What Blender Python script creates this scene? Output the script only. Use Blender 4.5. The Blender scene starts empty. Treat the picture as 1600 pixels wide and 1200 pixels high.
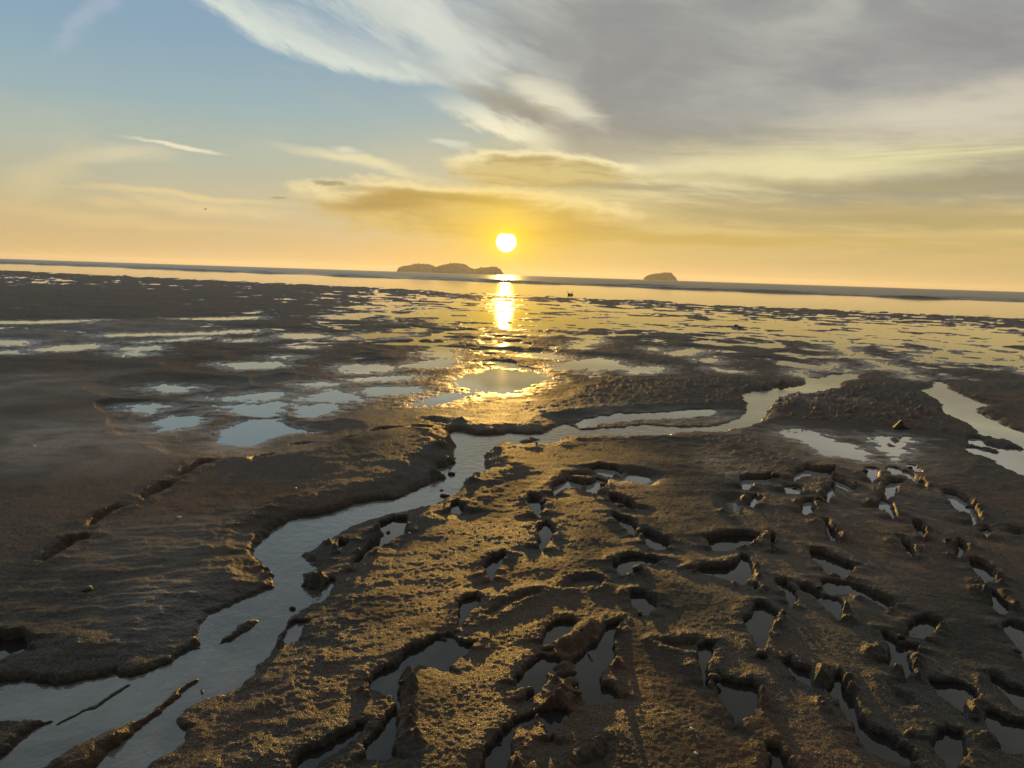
import bpy, bmesh, math, random
import numpy as np
from mathutils import Matrix, Vector

C = bpy.context.scene
COL = C.collection
rad = math.radians

# ------------------------------------------------------------------ camera
F_PX, CX, CY = 1164.0, 800.0, 600.0          # focal length in photo pixels (1600 wide)
CAM_H = 1.5
PITCH, ROLL = rad(8.31), rad(1.86)
fw = Vector((0, math.cos(PITCH), -math.sin(PITCH)))
rt0 = Vector((1, 0, 0))
up0 = rt0.cross(fw)
rt = (rt0 * math.cos(ROLL) + up0 * math.sin(ROLL)).normalized()
upv = rt.cross(fw).normalized()
cam = bpy.data.cameras.new('camera')
cam.sensor_width = 36.0
cam.lens = 36.0 * F_PX / 1600.0
cam.clip_start, cam.clip_end = 0.05, 40000
cam_o = bpy.data.objects.new('camera', cam)
COL.objects.link(cam_o)
m3 = Matrix((rt, upv, -fw)).transposed()
cam_o.matrix_world = Matrix.Translation((0, 0, CAM_H)) @ m3.to_4x4()
C.camera = cam_o

def ray(px, py):
    return (fw * F_PX + rt * (px - CX) + upv * (CY - py)).normalized()

def ground(px, py, z=0.0):                    # where the photograph shows this point of the ground
    d = ray(px, py)
    t = (z - CAM_H) / d.z
    return (d.x * t, d.y * t)

def azel(px, py):                             # sky direction in degrees
    d = ray(px, py)
    return math.degrees(math.atan2(d.x, d.y)), math.degrees(math.asin(d.z))

# ------------------------------------------------------------------ render settings
C.render.engine = 'CYCLES'
C.cycles.use_denoising = True
C.cycles.max_bounces = 6
C.cycles.diffuse_bounces = 2
C.cycles.glossy_bounces = 4
C.cycles.volume_bounces = 1
C.cycles.sample_clamp_indirect = 6.0
C.cycles.sample_clamp_direct = 40.0
C.view_settings.view_transform = 'Standard'
C.view_settings.look = 'None'
C.view_settings.gamma = 1.0
C.view_settings.use_curve_mapping = False
C.view_settings.exposure = 0.0

# ------------------------------------------------------------------ sun
SUN_AZ, SUN_EL = azel(791, 378)
LAMP_EL = SUN_EL
sl = bpy.data.lights.new('sun', 'SUN')
sl.energy = 5.0
sl.angle = rad(0.55)
sl.color = (1.0, 0.57, 0.12)
so = bpy.data.objects.new('sun', sl)
COL.objects.link(so)
sd = Vector((math.sin(rad(SUN_AZ)) * math.cos(rad(LAMP_EL)), math.cos(rad(SUN_AZ)) * math.cos(rad(LAMP_EL)), math.sin(rad(LAMP_EL))))
so.rotation_euler = sd.to_track_quat('Z', 'Y').to_euler()

# ------------------------------------------------------------------ node helper
def lin(r, g, b):
    f = lambda c: (c / 255 / 12.92) if c <= 10 else ((c / 255 + 0.055) / 1.055) ** 2.4
    return (f(r), f(g), f(b), 1.0)

class N:
    """small builder for node maths"""
    def __init__(s, nt):
        s.nt = nt
    def node(s, t, **kw):
        n = s.nt.nodes.new(t)
        for k, v in kw.items():
            setattr(n, k, v)
        return n
    def put(s, sock, v):
        if hasattr(v, 'is_output'):
            s.nt.links.new(v, sock)
        else:
            sock.default_value = v
    def m(s, op, a, b=None, c=None, clamp=False):
        n = s.node('ShaderNodeMath', operation=op, use_clamp=clamp)
        s.put(n.inputs[0], a)
        if b is not None: s.put(n.inputs[1], b)
        if c is not None: s.put(n.inputs[2], c)
        return n.outputs[0]
    def add(s, a, b): return s.m('ADD', a, b)
    def sub(s, a, b): return s.m('SUBTRACT', a, b)
    def mul(s, a, b): return s.m('MULTIPLY', a, b)
    def ss(s, lo, hi, x, a=0.0, b=1.0):       # smoothstep map
        n = s.node('ShaderNodeMapRange', interpolation_type='SMOOTHSTEP')
        s.put(n.inputs['Value'], x)
        if lo <= hi:
            lo2, hi2 = lo, hi
        else:
            lo2, hi2, a, b = hi, lo, b, a
        n.inputs['From Min'].default_value = lo2; n.inputs['From Max'].default_value = hi2
        n.inputs['To Min'].default_value = a; n.inputs['To Max'].default_value = b
        return n.outputs[0]
    def lm(s, lo, hi, x, a=0.0, b=1.0):
        n = s.node('ShaderNodeMapRange')
        s.put(n.inputs['Value'], x)
        n.inputs['From Min'].default_value = lo; n.inputs['From Max'].default_value = hi
        n.inputs['To Min'].default_value = a; n.inputs['To Max'].default_value = b
        return n.outputs[0]
    def mix(s, f, a, b):
        n = s.node('ShaderNodeMix', data_type='RGBA')
        s.put(n.inputs[0], f)
        s.put(n.inputs[6], a); s.put(n.inputs[7], b)
        return n.outputs[2]
    def vec(s, x, y, z=0.0):
        n = s.node('ShaderNodeCombineXYZ')
        s.put(n.inputs[0], x); s.put(n.inputs[1], y); s.put(n.inputs[2], z)
        return n.outputs[0]
    def noise(s, v, scale, detail=4, rough=0.5, dist=0.0):
        n = s.node('ShaderNodeTexNoise')
        s.put(n.inputs['Vector'], v)
        n.inputs['Scale'].default_value = scale; n.inputs['Detail'].default_value = detail
        n.inputs['Roughness'].default_value = rough; n.inputs['Distortion'].default_value = dist
        return n.outputs['Fac']
    def ramp(s, x, stops, interp='EASE'):
        n = s.node('ShaderNodeValToRGB')
        cr = n.color_ramp
        cr.interpolation = interp
        cr.elements[0].position, cr.elements[0].color = stops[0]
        cr.elements[1].position, cr.elements[1].color = stops[-1]
        for p, c in stops[1:-1]:
            e = cr.elements.new(p); e.color = c
        s.put(n.inputs[0], x)
        return n.outputs[0]
    def curve(s, x, pts):                     # piecewise smooth function of a value already in 0..1
        n = s.node('ShaderNodeFloatCurve')
        cu = n.mapping.curves[0]
        n.mapping.use_clip = False
        cu.points[0].location = pts[0]
        cu.points[1].location = pts[-1]
        for p in pts[1:-1]:
            cu.points.new(*p)
        n.mapping.update()
        s.put(n.inputs['Value'], x)
        n.inputs['Factor'].default_value = 1.0
        return n.outputs[0]

# ------------------------------------------------------------------ world: evening sky with clouds
W = bpy.data.worlds.new('World')
C.world = W
W.use_nodes = True
nt = W.node_tree
nt.nodes.clear()
n = N(nt)
tc = n.node('ShaderNodeTexCoord')
sep = n.node('ShaderNodeSeparateXYZ')
nt.links.new(tc.outputs['Generated'], sep.inputs[0])
dx, dy, dz = sep.outputs
az = n.m('MULTIPLY', n.m('ARCTAN2', dx, dy), 57.29578)
el = n.m('MULTIPLY', n.m('ARCSINE', n.m('MINIMUM', n.m('MAXIMUM', dz, -1.0), 1.0)), 57.29578)
ela = n.m('ABSOLUTE', el)

# clear air
clear = n.ramp(n.m('DIVIDE', ela, 90.0), [
    (0.000, lin(204, 178, 130)), (1.5 / 90, lin(205, 181, 132)), (3.5 / 90, lin(199, 184, 144)), (5.5 / 90, lin(186, 185, 160)),
    (8.0 / 90, lin(170, 184, 172)), (11.0 / 90, lin(152, 179, 186)), (15.0 / 90, lin(136, 168, 190)),
    (20.0 / 90, lin(130, 158, 188)), (40 / 90, lin(118, 148, 188)), (1.0, lin(98, 130, 176))], 'LINEAR')
sky = n.node('ShaderNodeTexSky', sky_type='NISHITA')
sky.sun_disc = False
sky.sun_elevation = rad(SUN_EL)
sky.sun_rotation = rad(SUN_AZ)
sky.air_density, sky.dust_density, sky.ozone_density = 1.0, 1.0, 1.0
nsc = n.node('ShaderNodeVectorMath', operation='SCALE')
nt.links.new(sky.outputs[0], nsc.inputs[0])
nsc.inputs['Scale'].default_value = 0.10
col = n.mix(0.06, clear, nsc.outputs[0])
# milky veil, drawn out level
veil = n.noise(n.vec(n.mul(az, 0.05), n.mul(el, 0.16), 3.3), 1.0, 5, 0.55, 0.4)
col = n.mix(n.mul(n.ss(0.45, 0.75, veil), 0.35), col, lin(205, 200, 180))

# warped angular coordinates for the cloud shapes
v0 = n.vec(n.mul(az, 0.10), n.mul(el, 0.22), 0.0)
wnA = n.noise(v0, 1.6, 6, 0.58, 0.3)
wnB = n.noise(n.vec(n.mul(az, 0.10), n.mul(el, 0.22), 7.7), 1.6, 6, 0.58, 0.3)
azw = n.add(az, n.mul(n.sub(wnA, 0.5), 4.0))
elw = n.add(el, n.mul(n.sub(wnB, 0.5), 1.6))
puff = n.noise(n.vec(n.mul(az, 0.22), n.mul(el, 0.55), 3.0), 1.0, 9, 0.62, 0.2)
wisp = n.noise(n.vec(n.mul(az, 0.16), n.mul(n.add(el, n.mul(az, 0.05)), 0.85), 6.0), 1.0, 9, 0.62, 0.6)
puff0 = n.sub(puff, 0.5)
wisp0 = n.sub(wisp, 0.5)

def blob(px, py, rx, ry, rot=0.0, soft=0.3, fray=0.9, tex=None):
    """ragged rotated ellipse round a direction; radii in degrees; also gives the height inside it, -1..1"""
    a0, e0 = azel(px, py)
    A = n.sub(azw, a0); E = n.sub(elw, e0)
    c, s_ = math.cos(rad(rot)), math.sin(rad(rot))
    u = n.m('DIVIDE', n.add(n.mul(A, c), n.mul(E, s_)), rx)
    v = n.m('DIVIDE', n.sub(n.mul(E, c), n.mul(A, s_)), ry)
    r = n.m('SQRT', n.add(n.mul(u, u), n.mul(v, v)))
    val = n.add(n.sub(1.0, r), n.mul(tex if tex is not None else wisp0, fray * 2.0))
    return n.ss(-soft, soft, val), v, val

def edge_of(px):
    pts = []
    for (x, y) in px:
        a, e = azel(x, y)
        pts.append(((a + 60) / 120, e / 60))
    pts = [(0.0, pts[0][1])] + pts + [(1.0, pts[-1][1])]
    return n.mul(n.curve(n.m('DIVIDE', n.add(az, 60.0), 120.0), pts), 60.0)

def patch(col, px, py, rx, ry, rot, c, w, soft=0.5, fray=0.8):
    b, v, q = blob(px, py, rx, ry, rot, soft, fray)
    return n.mix(n.mul(b, w), col, c)

# thin scraps and cirrus on the open side
col = patch(col, 274, 226, 2.3, 0.13, -4.5, lin(240, 230, 196), 0.9, 0.6, 0.5)
col = patch(col, 190, 240, 2.6, 0.45, 10, lin(226, 214, 176), 0.6, 0.9)
col = patch(col, 575, 254, 4.6, 0.42, -9, lin(234, 224, 180), 0.85, 0.7, 0.8)
col = patch(col, 540, 231, 0.9, 0.25, -6, lin(230, 226, 196), 0.7, 0.7)
col = patch(col, 704, 228, 1.2, 0.24, -4, lin(214, 220, 206), 0.8, 0.7)
col = patch(col, 300, 306, 6.0, 0.20, -2, lin(240, 214, 152), 0.6, 0.8)
col = patch(col, 300, 323, 5.0, 0.45, -2, lin(240, 212, 150), 0.55, 0.7, 1.3)
col = patch(col, 75, 270, 2.4, 0.9, 40, lin(226, 206, 158), 0.4, 0.9)
col = patch(col, 140, 25, 2.6, 0.5, 50, lin(182, 192, 206), 0.4, 0.9)
col = patch(col, 200, 345, 9, 0.35, -2, lin(232, 202, 140), 0.4, 0.9)

# cream layers under the deck on the right
lay = n.noise(n.vec(n.mul(az, 0.035), n.mul(n.add(el, n.mul(az, 0.03)), 0.36), 2.2), 1.0, 8, 0.58, 0.6)
lay2 = n.noise(n.vec(n.mul(az, 0.10), n.mul(n.add(el, n.mul(az, 0.02)), 1.25), 4.2), 1.0, 9, 0.68, 0.4)
lv = n.add(n.mul(lay, 0.66), n.mul(lay2, 0.34))
cream = n.mix(n.ss(2.0, 8.0, el), lin(214, 184, 112), lin(222, 213, 168))
tan_ = n.mix(n.ss(2.0, 8.0, el), lin(192, 169, 110), lin(168, 163, 140))
layer = n.mix(n.ss(0.42, 0.60, lv), cream, tan_)
lw = n.mul(n.ss(-5.0, 4.0, n.add(az, n.mul(wisp0, 10.0))), n.ss(0.3, 4.0, el, 0.3, 1.0))
col = n.mix(lw, col, layer)
col = patch(col, 1570, 297, 10.0, 1.0, 0, lin(158, 150, 128), 0.85, 0.6)
col = patch(col, 1300, 288, 10.5, 0.36, -3.0, lin(168, 158, 124), 0.8, 0.6)
col = patch(col, 1290, 337, 11, 0.75, -1.0, lin(180, 164, 118), 0.7, 0.7)
col = patch(col, 1250, 262, 9, 0.8, 0, lin(232, 222, 172), 0.75, 0.8)
col = patch(col, 1010, 255, 5.0, 0.5, -3, lin(236, 226, 184), 0.7, 0.8)
col = patch(col, 1050, 372, 13, 0.45, -1, lin(196, 164, 84), 0.6, 0.7)
col = patch(col, 1500, 345, 9, 0.4, -1, lin(180, 160, 108), 0.5, 0.7)

# the large grey deck: everything above a slanting edge, in two overlapping lobes
st = n.noise(n.vec(n.mul(az, 0.055), n.mul(n.add(el, n.mul(az, 0.14)), 0.17), 5.0), 1.0, 5, 0.5, 1.2)
st2 = n.noise(n.vec(n.mul(az, 0.11), n.mul(n.add(el, n.mul(az, 0.16)), 0.40), 9.0), 1.0, 10, 0.66, 0.8)
diag = n.noise(n.vec(n.mul(n.sub(n.mul(az, 0.914), n.mul(el, 0.407)), 0.11), n.mul(n.add(n.mul(el, 0.914), n.mul(az, 0.407)), 0.46), 1.0), 1.0, 11, 0.63, 0.25)
diag0 = n.sub(diag, 0.5)
grey = n.mix(n.ss(0.36, 0.66, n.add(n.mul(st, 0.7), n.mul(st2, 0.3))), lin(147, 149, 149), lin(178, 179, 172))
grey = n.mix(n.mul(n.ss(13.0, 8.0, el), 0.45), grey, lin(168, 158, 128))
# upper lobe
e1 = edge_of([(-250, -300), (0, -170), (150, -80), (285, -6), (350, 34), (420, 74), (500, 108), (590, 128), (680, 142), (800, 160), (1000, 180), (1400, 190), (2100, 190)])
o1 = n.add(n.sub(el, e1), n.mul(diag0, 2.6))
lobe1 = n.mul(n.ss(-0.10, 0.7, o1), n.ss(0.30, 0.55, n.add(diag, n.mul(o1, 0.04)), 0.35, 1.0))
rimf1 = n.add(o1, n.mul(diag0, 7.0))
veil_c = n.mix(n.ss(0.38, 0.66, diag), lin(152, 174, 188), lin(204, 212, 206))
b1 = n.mix(n.mul(n.ss(2.6, 0.3, rimf1), 0.9), veil_c, lin(224, 230, 216))
b1 = n.mix(n.mul(n.ss(-12.0, 0.0, n.add(az, n.mul(diag0, 22.0))), 0.9), b1, n.mix(n.ss(0.40, 0.66, diag), grey, lin(184, 190, 186)))
bright_in, _, _ = blob(690, 55, 5.0, 1.3, -38, 0.7, 1.0, diag0)
b1 = n.mix(n.mul(bright_in, 0.8), b1, lin(220, 224, 212))
col = n.mix(n.mul(lobe1, 0.96), col, b1)
# lower lobe, crisp and bright along its underside at left, fraying into layers at right
e2 = edge_of([(400, -150), (560, 60), (635, 146), (700, 180), (760, 206), (830, 232), (920, 252), (1000, 258), (1120, 244), (1250, 222), (1400, 212), (1700, 205), (2100, 200)])
o2 = n.add(n.add(n.sub(el, e2), n.mul(diag0, 1.6)), n.mul(puff0, 1.6))
rgt = n.ss(2.0, 12.0, az)
lobe2 = n.add(n.mul(n.ss(-0.08, 0.45, o2), n.sub(1.0, rgt)), n.mul(n.ss(-1.3, 2.2, o2), rgt))
rimf2 = n.add(o2, n.mul(diag0, 4.0))
rimm = n.mul(n.ss(2.6, 0.8, rimf2), n.ss(5.0, -1.0, az))
b2 = n.mix(rimm, grey, n.mix(n.ss(7, 13, el), lin(250, 238, 196), lin(236, 236, 212)))
side = n.ss(-9.5, -6.5, n.add(az, n.mul(diag0, 3.0)))
fade = n.mul(side, n.ss(15.5, 11.0, n.add(el, n.mul(n.sub(0.0, az), 0.30)), 0.0, 1.0))
fade = n.m('MAXIMUM', fade, n.ss(0.0, 6.0, az))
col = n.mix(n.mul(lobe2, fade), col, b2)
g2, _, _ = blob(870, 160, 2.9, 1.0, -20, 0.6, 0.9)
col = n.mix(n.mul(g2, 0.85), col, lin(232, 228, 204))
g4, _, _ = blob(800, 165, 3.6, 0.55, -14, 0.5, 0.8)
col = n.mix(n.mul(g4, 0.6), col, lin(158, 152, 138))
g5, _, _ = blob(1000, 90, 7, 2.6, -8, 1.2, 1.0)
col = n.mix(n.mul(g5, 0.45), col, lin(138, 140, 140))
g1, _, _ = blob(1560, 172, 9.5, 1.5, 3, 0.9, 1.1)
col = n.mix(n.mul(g1, 0.8), col, lin(218, 210, 188))
g6, _, _ = blob(1500, 60, 9, 2.0, 8, 1.0, 1.0)
col = n.mix(n.mul(g6, 0.4), col, lin(134, 133, 138))

# two clouds low over the sun, dark bodies with lit upper rims
def lump_cloud(col, px, py, rx, ry, rot, dark, bright, w=0.9, soft=0.18, fray=0.55, rimv=0.35):
    b, v, q = blob(px, py, rx, ry, rot, soft, fray, puff0)
    rimq = n.mul(n.ss(0.50, 0.12, q), n.ss(-0.35, rimv, v))
    return n.mix(n.mul(b, w), col, n.mix(rimq, dark, bright))
col = lump_cloud(col, 850, 266, 7.2, 1.25, -2, n.mix(n.ss(0.4, 0.6, wisp), lin(178, 160, 112), lin(206, 190, 138)), lin(246, 234, 188), 0.9)
col = lump_cloud(col, 735, 330, 11.5, 2.0, -1.5, n.mix(n.ss(0.38, 0.64, wisp), lin(192, 162, 98), lin(216, 188, 118)), lin(250, 230, 170), 0.84)
col = patch(col, 600, 318, 3.6, 0.55, 3, lin(166, 138, 84), 0.75, 0.5)
col = patch(col, 680, 306, 6.0, 0.36, -1, lin(164, 140, 86), 0.7, 0.5)
col = patch(col, 515, 288, 0.8, 0.14, -2, lin(150, 138, 114), 0.8, 0.5, 0.5)
col = patch(col, 441, 310, 0.6, 0.10, -2, lin(170, 152, 120), 0.8, 0.5, 0.5)
# evening sky dims smoothly away from the sun, towards the land behind
cosun = n.add(n.add(n.mul(dx, sd.x), n.mul(dy, sd.y)), n.mul(dz, sd.z))
dim = n.ss(0.55, -0.85, cosun, 1.0, 0.42)
dimv = n.node('ShaderNodeVectorMath', operation='SCALE')
n.put(dimv.inputs[0], col); n.put(dimv.inputs['Scale'], dim)
col = dimv.outputs[0]
# glow round the sun
A = n.sub(az, SUN_AZ); E = n.sub(el, SUN_EL)
s1 = n.m('SQRT', n.add(n.mul(n.mul(A, A), 0.42), n.mul(E, E)))
glow = n.m('EXPONENT', n.mul(s1, -0.36))
col = n.mix(n.mul(glow, 0.98), col, lin(255, 206, 18))
s2 = n.m('SQRT', n.add(n.mul(A, A), n.mul(E, E)))
aur = n.m('EXPONENT', n.mul(s2, -0.85))
ad = n.node('ShaderNodeMix', data_type='RGBA', blend_type='ADD', clamp_result=False)
n.put(ad.inputs[0], n.mul(aur, 0.85)); n.put(ad.inputs[6], col); ad.inputs[7].default_value = (1.0, 0.62, 0.0, 1)
col = ad.outputs[2]
# sun disc, its top shaved by the lower edge of the bank
disc = n.ss(0.80, 0.64, s2)
cut = n.ss(0.62, 0.45, n.add(E, n.mul(n.sub(wnB, 0.5), 0.5)), 0.0, 1.0)
disc = n.mul(disc, cut)
ad2 = n.node('ShaderNodeMix', data_type='RGBA', blend_type='ADD', clamp_result=False)
n.put(ad2.inputs[0], 1.0); n.put(ad2.inputs[6], col)
dcol = n.node('ShaderNodeVectorMath', operation='SCALE'); dcol.inputs[0].default_value = (14, 9.5, 3.6)
n.put(dcol.inputs['Scale'], disc)
n.put(ad2.inputs[7], dcol.outputs[0])
col = ad2.outputs[2]
fin = n.node('ShaderNodeVectorMath', operation='SCALE')
n.put(fin.inputs[0], col); fin.inputs['Scale'].default_value = 10.0
bg = n.node('ShaderNodeBackground')
nt.links.new(fin.outputs[0], bg.inputs[0])
bg.inputs[1].default_value = 0.1
wo = n.node('ShaderNodeOutputWorld')
nt.links.new(bg.outputs[0], wo.inputs[0])
W.cycles.sampling_method = 'MANUAL'
W.cycles.sample_map_resolution = 1024

# ------------------------------------------------------------------ materials
def mat(name):
    m = bpy.data.materials.new(name)
    m.use_nodes = True
    t = m.node_tree
    t.nodes.clear()
    k = N(t)
    o = k.node('ShaderNodeOutputMaterial'); b = k.node('ShaderNodeBsdfPrincipled')
    t.links.new(b.outputs[0], o.inputs[0])
    return m, k, b, o

def mud_material(name='wet_mud', clod=False):
    m, k, b, o = mat(name)
    geo = k.node('ShaderNodeNewGeometry')
    P = geo.outputs['Position']
    sp = k.node('ShaderNodeSeparateXYZ'); k.nt.links.new(P, sp.inputs[0])
    z = sp.outputs[2]
    big = k.noise(P, 0.55, 4, 0.6)
    mid = k.noise(P, 4.0, 5, 0.65)
    fine = k.noise(P, 60.0, 3, 0.6)
    c = k.mix(k.ss(0.42, 0.58, big), (0.040, 0.037, 0.035, 1), (0.078, 0.043, 0.029, 1))
    c = k.mix(k.mul(k.ss(0.42, 0.70, mid), 0.7), c, (0.046, 0.044, 0.033, 1))
    c = k.mix(k.mul(k.ss(0.40, 0.75, fine), 0.55), c, (0.125, 0.088, 0.048, 1))
    glint = k.noise(P, 240.0, 2, 0.5)
    calm = k.ss(0.36, 0.60, k.noise(P, 1.15, 5, 0.62, 0.4), 0.35, 1.15)
    at = k.node('ShaderNodeAttribute', attribute_name='slick')
    slick = k.mul(at.outputs['Fac'], k.ss(0.65, 0.35, fine, 0.55, 1.0))
    k.nt.nodes.remove(b)
    soak_shade = k.ss(0.002, 0.020, k.add(z, k.mul(k.sub(mid, 0.5), 0.02)))
    c = k.mix(soak_shade, k.mix(0.5, c, (0.018, 0.015, 0.013, 1)), c)      # soaked mud is darker; shade on hole walls is painted in with it
    wet = k.ss(0.000, 0.011, k.add(z, k.mul(k.sub(mid, 0.5), 0.016)))
    r = k.add(k.mul(wet, 0.14), 0.42)
    r = k.add(r, k.mul(k.sub(fine, 0.5), 0.2))
    df = k.node('ShaderNodeBsdfDiffuse'); k.put(df.inputs['Color'], c); df.inputs['Roughness'].default_value = 0.6
    gl = k.node('ShaderNodeBsdfGlossy'); gl.inputs['Color'].default_value = (1.0, 0.97, 0.95, 1); k.put(gl.inputs['Roughness'], r)
    fr = k.node('ShaderNodeFresnel'); fr.inputs['IOR'].default_value = 1.38
    mx = k.node('ShaderNodeMixShader')
    k.put(mx.inputs[0], k.mul(fr.outputs[0], k.m('MINIMUM', k.add(k.add(k.lm(0.0, 1.0, wet, 0.42, 0.09), k.mul(slick, 0.40)), k.mul(k.mul(k.mul(k.ss(0.50, 0.64, glint), k.ss(0.5, 0.0, slick)), calm), 0.30)), 0.75)))
    k.nt.links.new(df.outputs[0], mx.inputs[1]); k.nt.links.new(gl.outputs[0], mx.inputs[2])
    k.nt.links.new(mx.outputs[0], o.inputs[0])
    b1 = k.noise(P, 420.0, 2, 0.6)
    b2 = k.noise(P, 150.0, 3, 0.6)
    b3 = k.noise(P, 30.0, 3, 0.55)
    hgt = k.add(k.add(k.mul(b1, 0.0026), k.mul(b2, 0.0058)), k.mul(b3, 0.0042))
    hgt = k.mul(hgt, k.mul(k.mul(k.add(k.mul(wet, 0.75), 0.25), k.ss(0.0, 0.9, slick, 1.0, 0.45)), calm))
    bp = k.node('ShaderNodeBump')
    bp.inputs['Strength'].default_value = 0.85
    bp.inputs['Distance'].default_value = 1.0
    k.put(bp.inputs['Height'], hgt)
    for nd in (df, gl, fr):
        k.put(nd.inputs['Normal'], bp.outputs[0])
    return m
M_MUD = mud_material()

def water_material(name, base, rough, amp, scale, amp2=0.0, scale2=1.0, stretch=1.0):
    m, k, b, o = mat(name)
    geo = k.node('ShaderNodeNewGeometry')
    P = geo.outputs['Position']
    mp = k.node('ShaderNodeMapping'); mp.inputs['Scale'].default_value = (1.0, stretch, 1.0)
    k.nt.links.new(P, mp.inputs[0])
    hh = k.mul(k.noise(mp.outputs[0], scale, 3, 0.5, 0.3), amp)
    if amp2:
        hh = k.add(hh, k.mul(k.noise(mp.outputs[0], scale2, 3, 0.5), amp2))
    bp = k.node('ShaderNodeBump'); bp.inputs['Strength'].default_value = 1.0; bp.inputs['Distance'].default_value = 1.0
    k.put(bp.inputs['Height'], hh)
    k.put(b.inputs['Normal'], bp.outputs[0])
    b.inputs['Base Color'].default_value = base
    b.inputs['Roughness'].default_value = rough
    b.inputs['IOR'].default_value = 1.36
    return m
M_PUDDLE = water_material('puddle_water', (0.022, 0.020, 0.019, 1), 0.03, 0.0003, 9.0)
M_POOL = water_material('silty_pool_water', (0.21, 0.205, 0.195, 1), 0.03, 0.0003, 9.0)
M_POOL.node_tree.nodes['Principled BSDF'].inputs['IOR'].default_value = 2.0
M_STREAM = water_material('stream_water', (0.075, 0.074, 0.075, 1), 0.05, 0.0036, 14.0, 0.0010, 60.0)
_k = N(M_STREAM.node_tree); _b = M_STREAM.node_tree.nodes['Principled BSDF']
_P = _k.node('ShaderNodeNewGeometry').outputs['Position']
_k.put(_b.inputs['Base Color'], _k.mix(_k.ss(0.38, 0.66, _k.noise(_P, 1.3, 4, 0.6, 0.8)), (0.045, 0.040, 0.034, 1), (0.125, 0.120, 0.112, 1)))
M_STREAM.node_tree.nodes['Principled BSDF'].inputs['IOR'].default_value = 1.62
M_SHALLOW = water_material('film_water', (0.12, 0.11, 0.09, 1), 0.05, 0.0003, 3.0, 0.0, 1.0, 2.0)
M_SHALLOW.node_tree.nodes['Principled BSDF'].inputs['IOR'].default_value = 1.8
M_STRIP = water_material('shallow_water', (0.06, 0.05, 0.04, 1), 0.05, 0.0012, 3.0, 0.0, 1.0, 2.0)
M_SEA = water_material('sea_water', (0.030, 0.026, 0.024, 1), 0.30, 0.22, 0.9, 0.7, 0.16, 1.6)
M_SEA.node_tree.nodes['Principled BSDF'].inputs['Specular IOR Level'].default_value = 0.3

def simple_mat(name, c1, c2, rough, scale=20.0, bump=0.003):
    m, k, b, o = mat(name)
    tcn = k.node('ShaderNodeTexCoord')
    f = k.noise(tcn.outputs['Object'], scale, 4, 0.6)
    k.put(b.inputs['Base Color'], k.mix(k.ss(0.3, 0.7, f), c1, c2))
    b.inputs['Roughness'].default_value = rough
    bp = k.node('ShaderNodeBump'); bp.inputs['Distance'].default_value = 1.0; bp.inputs['Strength'].default_value = 0.8
    k.put(bp.inputs['Height'], k.mul(k.noise(tcn.outputs['Object'], scale * 2.2, 4, 0.6), bump))
    k.put(b.inputs['Normal'], bp.outputs[0])
    return m
M_STONE = simple_mat('dark_stone', (0.022, 0.020, 0.019, 1), (0.045, 0.040, 0.036, 1), 0.6, 40)
M_WOOD = simple_mat('wet_wood', (0.03, 0.022, 0.016, 1), (0.06, 0.042, 0.03, 1), 0.6, 30)
M_SHELL = simple_mat('shell', (0.45, 0.40, 0.33, 1), (0.6, 0.55, 0.47, 1), 0.4, 60, 0.0005)
M_ROCKLAND = simple_mat('island_rock', (0.10, 0.085, 0.07, 1), (0.16, 0.135, 0.11, 1), 0.8, 0.05, 0.5)
M_FOREST = simple_mat('island_forest', (0.035, 0.050, 0.020, 1), (0.07, 0.085, 0.035, 1), 0.8, 0.15, 0.4)
M_FEATHER = simple_mat('dark_feathers', (0.03, 0.03, 0.03, 1), (0.06, 0.055, 0.05, 1), 0.7, 30, 0.0005)

# ------------------------------------------------------------------ noise
rngp = np.random.RandomState(7)
PERM = rngp.permutation(512).astype(np.int32)
GRA = rngp.rand(512) * 2 * np.pi
GX, GY = np.cos(GRA), np.sin(GRA)
def perlin(x, y):
    xi = np.floor(x).astype(np.int32); yi = np.floor(y).astype(np.int32)
    fx = x - xi; fy = y - yi
    u = fx * fx * fx * (fx * (fx * 6 - 15) + 10); v = fy * fy * fy * (fy * (fy * 6 - 15) + 10)
    def g(ix, iy, ax, ay):
        h = PERM[(PERM[ix & 511] + iy) & 511]
        return GX[h] * ax + GY[h] * ay
    a = g(xi, yi, fx, fy); b = g(xi + 1, yi, fx - 1, fy)
    c = g(xi, yi + 1, fx, fy - 1); d = g(xi + 1, yi + 1, fx - 1, fy - 1)
    return ((a + u * (b - a)) + v * ((c + u * (d - c)) - (a + u * (b - a)))) * 1.4
def fbm(x, y, o=4, gain=0.5, lac=2.03):
    s = np.zeros_like(x); a = 1.0; t = 0.0
    for i in range(o):
        s += a * perlin(x + 17.3 * i, y - 9.1 * i); t += a
        a *= gain; x = x * lac; y = y * lac
    return s / t
def sst(lo, hi, x):
    t = np.clip((x - lo) / (hi - lo), 0, 1)
    return t * t * (3 - 2 * t)

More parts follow.
